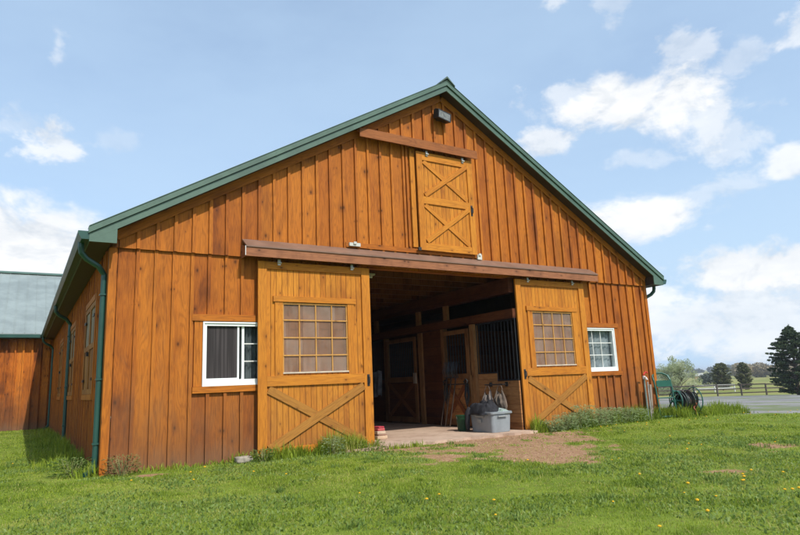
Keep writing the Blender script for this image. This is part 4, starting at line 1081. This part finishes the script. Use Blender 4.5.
# ------------------------------------------------------------------ fences
FW = wood('fence_wood', (.05,.038,.03), (.10,.078,.06), (.16,.13,.105), horiz=False)
fe = thing('paddock_fence', 'dark brown three rail wooden fence beyond the gravel yard', 'fence', (67.35, 33.0, -3.0))
px0, py0, dx_, dy_ = 67.35, 33.0, 1.08*1.15, -1.81*1.15
P = [(px0+dx_*k, py0+dy_*k) for k in range(-16, 14)]
for i, (x, y) in enumerate(P):
    z = float(ground_z(x, y)); b = MB().box(x-.07,x+.07,y-.07,y+.07,z-.3,z+1.33+R_.uniform(-.03,.05)); b.build('post', FW, fe)
for zz in (.35, .80, 1.22):
    b = MB()
    for (xa, ya), (xb, yb) in zip(P[:-1], P[1:]):
        b.beam((xa,ya,float(ground_z(xa,ya))+zz+R_.uniform(-.03,.03)), (xb,yb,float(ground_z(xb,yb))+zz+R_.uniform(-.03,.03)), .045, .13, up=(0,0,1))
    b.build('rail', FW, fe)
wf = thing('white_fence', 'white painted rail fence behind the dark paddock fence', 'fence', (80.0, 50.0, -3.2))
WP = plain('white_fence_paint', (.75,.73,.70), .6, .15)
Q = [(80.0+(.537*2.6)*k, 50.0-(.815*2.6)*k) for k in range(-6, 5)]
for (x, y) in Q: z = float(ground_z(x, y)); MB().box(x-.06,x+.06,y-.06,y+.06,z-.2,z+1.05).build('post', WP, wf)
for zz in (.5, .93):
    b = MB()
    for (xa, ya), (xb, yb) in zip(Q[:-1], Q[1:]): b.beam((xa,ya,float(ground_z(xa,ya))+zz), (xb,yb,float(ground_z(xb,yb))+zz), .05, .24, up=(0,0,1))
    b.build('rail', WP, wf)

# ------------------------------------------------------------------ trees
def leaf_cloud(name, centers, radii, n, size, mat, parent=None, kind=None, label=None, cat=None, droop=0., flat=1.):
    """small quads spread through overlapping clumps"""
    centers = np.array(centers); radii = np.array(radii)
    if radii.ndim == 1: radii = np.repeat(radii[:,None], 3, 1)
    vol = (radii.prod(1))**.75; pick = rng.choice(len(centers), n, p=vol/vol.sum())
    d = rng.normal(0, 1, (n,3)); d /= np.linalg.norm(d, axis=1)[:,None]; r = rng.random(n)**.45
    p = centers[pick]+d*radii[pick]*r[:,None]
    nrm = d*.6+rng.normal(0, .6, (n,3)); nrm /= np.linalg.norm(nrm, axis=1)[:,None]
    a = np.cross(nrm, rng.normal(0,1,(n,3))); a /= np.linalg.norm(a, axis=1)[:,None]; b = np.cross(nrm, a)
    sz = size*rng.uniform(.5,1.4,n)[:,None]
    V = np.stack([p-a*sz*flat, p-b*sz*.5, p+a*sz*flat, p+b*sz*.5], 1).astype(np.float32)
    V[:,:,2] -= droop*sz*.5
    me = bpy.data.meshes.new(name); me.vertices.add(n*4); me.vertices.foreach_set('co', V.ravel())
    me.loops.add(n*4); me.loops.foreach_set('vertex_index', np.arange(n*4, dtype=np.int32)); me.polygons.add(n)
    me.polygons.foreach_set('loop_start', (np.arange(n)*4).astype(np.int32)); me.update(calc_edges=True)
    tn = np.clip(rng.random(len(centers))[pick]*.6+rng.random(n)*.4, 0, 1)
    at2 = me.attributes.new('tone', 'FLOAT', 'POINT'); at2.data.foreach_set('value', np.repeat(tn, 4).astype(np.float32))
    me.materials.append(mat); o = bpy.data.objects.new(name, me); col.objects.link(o)
    if parent: setp(o, parent)
    tag(o, label, cat, None, kind); return o
bark = plain('bark', (.10,.075,.055), .9, .3, 6.)
M['cedar'] = leaf_mat('cedar_foliage', (.022,.042,.016), (.048,.078,.028), (.10,.13,.045), .15)
M['juniper'] = leaf_mat('juniper_foliage', (.065,.08,.03), (.11,.12,.045), (.16,.16,.07), .15)
M['paleleaf'] = leaf_mat('pale_spring_leaves', (.24,.29,.13), (.42,.46,.27), (.66,.68,.50), .45)
M['woods'] = leaf_mat('far_wood_leaves', (.07,.09,.07), (.10,.12,.085), (.14,.15,.11), .2)
M['barewoods'] = leaf_mat('bare_spring_woods', (.20,.165,.09), (.31,.25,.14), (.40,.33,.20), .2)
def conifer(x, y, hgt, rad_, nleaf, leaf, mat, name, label, prof, nbr=150, clump=.10, ragged=.3, group=None, up=.1):
    z = float(ground_z(x, y)); t_ = thing(name, label, 'tree', (x, y, z), group); C_, Rr = [], []
    rd_ = random.Random(int(x*10)); tr_ = MB(); tr_.tube([(x,y,z-.2),(x+.02*hgt,y,z+hgt*.5),(x+.01*hgt,y,z+hgt*.97)], [rad_*.07,rad_*.045,.01], 8)
    for k in range(nbr):
        u = (k+rd_.random())/nbr; zz = z+hgt*(.02+.95*u); rr = rad_*prof(u)*rd_.uniform(1-ragged,1.0+ragged*.6); a = rd_.uniform(0, 6.28)
        tip = Vector((x+math.cos(a)*rr, y+math.sin(a)*rr, zz+rr*(up+rd_.uniform(-.1,.12))))
        tr_.tube([(x,y,zz-.05*rr),tuple(tip)], [.012*rad_,.004], 4)
        for q_ in (1.,.82,.62,.4):
            c_ = Vector((x,y,zz)).lerp(tip, q_); C_.append(tuple(c_)); s_ = clump*rad_*rd_.uniform(.7,1.25)*(1.15-.35*q_); Rr.append((s_,s_,s_*.55))
    C_.append((x+.01*hgt,y,z+hgt*.97)); Rr.append((.05*rad_,.05*rad_,.06*hgt))
    tr_.build('trunk', bark, t_); leaf_cloud('crown', C_, Rr, nleaf, leaf, M[mat], t_, droop=.3); return t_
conifer(62.05,21.75, 6.6, 2.45, 60000, .075, 'cedar', 'cedar_tree', 'large dark evergreen with drooping branches at the right edge by the fence', lambda u: min(.62+.9*u, 1.0) if u < .5 else 1.0*((1-u)/.5)**.85+.03, nbr=210, clump=.10, ragged=.4)
conifer(93.4,47.9, 4.2, 1.4, 14000, .10, 'juniper', 'juniper_tree', 'rounded dark juniper beyond the fence, left one of the pair', lambda u: math.sin(math.pi*min(1,(u*.80+.17)))**.6, nbr=110, clump=.2, ragged=.12, up=.35)
conifer(94.9,45.2, 4.2, 1.1, 14000, .10, 'juniper', 'juniper_tree', 'dark juniper beyond the fence, right one of the pair', lambda u: math.sin(math.pi*min(1,(u*.78+.2)))**.7, nbr=110, clump=.2, ragged=.16, up=.35)
# pale blossoming bushy tree
tp = thing('pale_tree', 'pale grey-green bushy tree just past the right corner of the barn', 'tree', (74.9, 43.5, -3.2))
x, y = 75.0, 43.5; z = float(ground_z(x, y)); tb = MB(); C_, Rr = [], []; rd_ = random.Random(9)
for k in range(60):
    a = rd_.uniform(0, 6.28); rr = 3.3*math.sqrt(rd_.random()); hh = (5.9-2.2*(rr/3.3)**1.5)*rd_.uniform(.12,1.0)
    p = (x+rr*math.cos(a), y+rr*math.sin(a), z+hh)
    tb.tube([(x,y,z-.2),(x+rr*.35*math.cos(a),y+rr*.35*math.sin(a),z+hh*.5),p], [.10,.05,.012], 5)
    C_.append(p); s_ = rd_.uniform(.45,.95); Rr.append((s_,s_,s_*.8))
tb.build('trunk', bark, tp); leaf_cloud('crown', C_, Rr, 16000, .085, M['paleleaf'], tp)
# low shrubs on the field and a brush heap
def bush(x, y, r, hh, n, sz, mat, name, label, group=None):
    z = float(ground_z(x, y)); t_ = thing(name, label, 'bush', (x, y, z), group); rd_ = random.Random(int(x*7+y)); C_, Rr = [], []
    st_ = MB()
    for k in range(12):
        a = rd_.uniform(0,6.28); q_ = r*math.sqrt(rd_.random()); p = (x+q_*math.cos(a), y+q_*math.sin(a), z+hh*rd_.uniform(.25,.8)*(1-.4*q_/r)); C_.append(p); Rr.append(r*rd_.uniform(.25,.45)); st_.tube([(x,y,z-.1),p], .02, 4)
    st_.build('stem', bark, t_); leaf_cloud('crown', C_, Rr, n, sz, M[mat], t_); return t_
bush(150, 84, 3.0, 3.0, 1800, .3, 'woods', 'field_bush', 'small round green bush on the far field left of the junipers')
bush(66.5, 21.0, 1.5, 1.2, 2500, .09, 'barewoods', 'brush_heap', 'tan brush heap at the foot of the dark evergreen')
# shed
sd = thing('shed', 'tiny tan shed with a rounded white roof on the far field', 'shed', (252, 152.8, -4.3))
c0 = Vector((252, 152.8)); e1 = Vector((.52,-.85)); e2 = Vector((.85,.52)); z = float(ground_z(252, 152.8))
def quadbox(hw, hd, z0, z1):
    mb = MB()
    for zz in (z0, z1):
        for a, b in ((-1,-1),(1,-1),(1,1),(-1,1)): p = c0+e1*(a*hw)+e2*(b*hd); mb.v.append((p.x,p.y,zz))
    mb.f += [(0,3,2,1),(4,5,6,7),(0,1,5,4),(1,2,6,5),(2,3,7,6),(3,0,4,7)]; return mb
quadbox(2.0, 3, z-.3, z+2.3).build('wall', plain('shed_wall', (.42,.27,.15), .8, .2, 1.), sd)
rfm = MB(); n = 10
for b in (-3.2, 3.2):
    for k in range(n+1): a = math.pi*k/n; p = c0+e1*(2.2*math.cos(a))+e2*b; rfm.v.append((p.x,p.y,z+2.3+1.15*math.sin(a)))
for k in range(n): rfm.f.append((k,k+1,n+2+k,n+1+k))
rfm.f.append(tuple(range(n+1))); rfm.f.append(tuple(range(2*n+1,n,-1)))
rfm.build('roof', plain('shed_roof', (.75,.74,.72), .6, .1), sd)
# far woods
def woods(name, label, a0, a1, d0, d1, h0, n, size, mat):
    C_, Rr = [], []
    rr = random.Random(int(d0))
    for k in range(int((a1-a0)*d0/(h0*.75))*2):
        a = rr.uniform(a0, a1); d = rr.uniform(d0, d1); x = CAM.x+d*math.sin(a); y = CAM.y+d*math.cos(a); zz = float(ground_z(x, y)); hh = h0*rr.uniform(.6,1.1)*(.6+.4*vnoise(np.array([a*30]),np.array([1.]))[0]*2)
        C_.append((x,y,zz+hh*.5)); Rr.append((h0*.55,h0*.55,hh*.55))
    return leaf_cloud(name, C_, Rr, n, size, M[mat], None, 'stuff', label, 'woods')
woods('far_woods', 'distant blue-green line of woods on the horizon', .78, 1.32, 820, 900, 8.0, 30000, 1.3, 'woods')
woods('bare_woods', 'brown leafless woods on the low rise behind the dark evergreen', 1.045, 1.22, 300, 350, 8.6, 34000, .5, 'barewoods')
woods('hedgerow', 'low green hedgerow along the far edge of the field', .80, 1.30, 420, 440, 2.4, 16000, .6, 'woods')

# the air over the fields
hm_, t, out = new_mat('haze_air'); v = t.n('ShaderNodeVolumePrincipled'); v.inputs['Color'].default_value = (.90,.94,1.,1); v.inputs['Density'].default_value = .00045; v.inputs['Anisotropy'].default_value = .2
t.L.new(v.outputs[0], out.inputs['Volume'])
hz_ = MB().box(-3300,3300,-3300,3300,-6.5,7.5).build('haze', hm_, kind='stuff'); hz_['label'] = 'thin pale haze over the far fields'
# ------------------------------------------------------------------ sky, sun, camera
world = bpy.data.worlds.new('World'); scene.world = world; world.use_nodes = True
wt = world.node_tree; wt.nodes.clear(); t = NT(wt); out = t.n('ShaderNodeOutputWorld')
sun_dir = Vector((.12,-1.,1.10)).normalized(); elev = math.asin(sun_dir.z); rot = math.atan2(sun_dir.x, sun_dir.y)
sky = t.n('ShaderNodeTexSky', sky_type='NISHITA', sun_disc=False, sun_elevation=elev, sun_rotation=rot, air_density=1.0, dust_density=1.5, ozone_density=1.0)
SKY = .15
skc = t.mix(1., sky.outputs[0], (SKY,)*3, 'MULTIPLY')
dirv = t.n('ShaderNodeTexCoord').outputs['Generated']; X, Y, Z = t.sep(dirv)
az = t.m('ARCTAN2', X, Y); el = t.m('ARCSINE', Z)
cu = t.xyz(t.m('MULTIPLY', az, 1.), t.m('MULTIPLY', el, 1.5), 0)
nA = t.noise(cu, 7.5, 8, .62, .35); nB = t.noise(cu, 22., 6, .6, .2); nS = t.noise(t.xyz(az, t.m('MULTIPLY', el, 2.2), 3.3), 5., 6, .6)
nz = t.m('ADD', t.m('MULTIPLY', t.m('SUBTRACT', nA, .5), 2.3), t.m('MULTIPLY', t.m('SUBTRACT', nB, .5), 1.3))
# (azimuth, elevation, half width, half height, opacity, noise amount)
CL = [(.010,.205,.135,.075,1.,.28),(.10,.15,.16,.06,1.,.2),(-.05,.23,.08,.06,1.,.3),
      (.020,.362,.055,.030,.75,.5),(-.02,.378,.04,.02,.25,.6),(.016,.496,.018,.032,.35,.6),(.101,.375,.03,.02,.2,.6),
      (.945,.412,.135,.042,1.,.30),(1.015,.400,.075,.062,1.,.34),(1.05,.36,.05,.05,.7,.45),(.855,.435,.06,.022,.55,.5),(1.06,.34,.06,.05,.45,.6),(1.04,.46,.05,.03,.5,.55),
      (.814,.370,.055,.026,.8,.45),(.955,.235,.11,.034,.98,.32),(1.04,.25,.06,.035,.35,.6),(.96,.32,.06,.02,.3,.6),
      (1.055,.075,.20,.07,.75,.42),(1.08,.135,.14,.038,.95,.42),(.95,.115,.08,.045,.8,.45),(1.2,.10,.12,.06,.8,.4),
      (1.165,.280,.04,.022,.8,.4),(1.12,.43,.04,.025,.35,.6),(.85,.57,.03,.018,.5,.55),(1.195,.44,.04,.028,.6,.5),(.94,.535,.025,.04,.3,.7),
      (1.45,.3,.2,.08,.9,.5),(-.4,.25,.25,.09,.9,.5),(1.75,.12,.3,.09,.9,.5),(-.9,.35,.2,.08,.8,.5),(2.6,.3,.3,.1,.8,.5),(-2.2,.2,.4,.1,.8,.5)]
mask = None
for (a, e, ra_, re_, op, na_) in CL:
    u = t.m('DIVIDE', t.m('SUBTRACT', az, a), ra_); v = t.m('DIVIDE', t.m('SUBTRACT', el, e), re_)
    d = t.m('SUBTRACT', 1., t.m('SQRT', t.m('ADD', t.m('MULTIPLY', u, u), t.m('MULTIPLY', v, v))))
    d = t.m('ADD', d, t.m('MULTIPLY', nz, na_*3.2))
    k = t.rng(d, -.18, .62, 0., op)
    mask = k if mask is None else t.m('MAXIMUM', mask, k)
# thin high veil, thicker low down
veil = t.m('MULTIPLY', t.rng(t.noise(t.xyz(t.m('MULTIPLY', az, .8), t.m('MULTIPLY', el, 2.), 9.), 3., 6, .6), .0-.5, .75), t.rng(el, .9, .0, .50, .85, False))
low = t.m('MULTIPLY', t.rng(el, .30, -.02, 0., .70), .6)
mask = t.m('MAXIMUM', mask, 0.)
bot = t.rng(t.m('SUBTRACT', t.noise(t.xyz(az, t.m('ADD', t.m('MULTIPLY', el, 1.5), .035), 0), 7.5, 5, .6, .35), nA), -.03, .13)
cloudc = t.mix(t.m('MULTIPLY', t.m('ADD', t.rng(nS, .38, .66), bot), .55, clamp=True), (.76,.765,.77), (.53,.57,.62))
base = t.mix(t.m('ADD', veil, low, clamp=True), skc, (.40,.54,.70))
fin = t.mix(mask, base, cloudc)
bg = t.n('ShaderNodeBackground'); t.L.new(fin, bg.inputs[0]); bg.inputs[1].default_value = 1.
t.L.new(bg.outputs[0], out.inputs[0])

sl_ = bpy.data.lights.new('Sun', 'SUN'); sl_.energy = 2.9; sl_.angle = math.radians(.6); sl_.color = (1., .955, .88)
so_ = bpy.data.objects.new('Sun', sl_); col.objects.link(so_); so_.rotation_euler = sun_dir.to_track_quat('Z', 'Y').to_euler()

cam = bpy.data.cameras.new('Camera'); co = bpy.data.objects.new('Camera', cam); col.objects.link(co)
cam.sensor_width = 36; cam.sensor_fit = 'HORIZONTAL'; cam.lens = 608/800*36; cam.clip_start = .05; cam.clip_end = 6000
r_ = Vector((0.851416,-0.522822,-0.041812)); u_ = Vector((-0.062898,-0.180923,0.981484)); f_ = Vector((0.520706,0.833021,0.186925))
co.matrix_world = Matrix(((r_.x,u_.x,-f_.x,CAM.x),(r_.y,u_.y,-f_.y,CAM.y),(r_.z,u_.z,-f_.z,CAM.z),(0,0,0,1)))
scene.camera = co
scene.view_settings.view_transform = 'Standard'; scene.view_settings.look = 'None'
scene.view_settings.exposure = .5; scene.view_settings.gamma = 1
scene.render.engine = 'CYCLES'; scene.cycles.max_bounces = 8; scene.cycles.transparent_max_bounces = 12
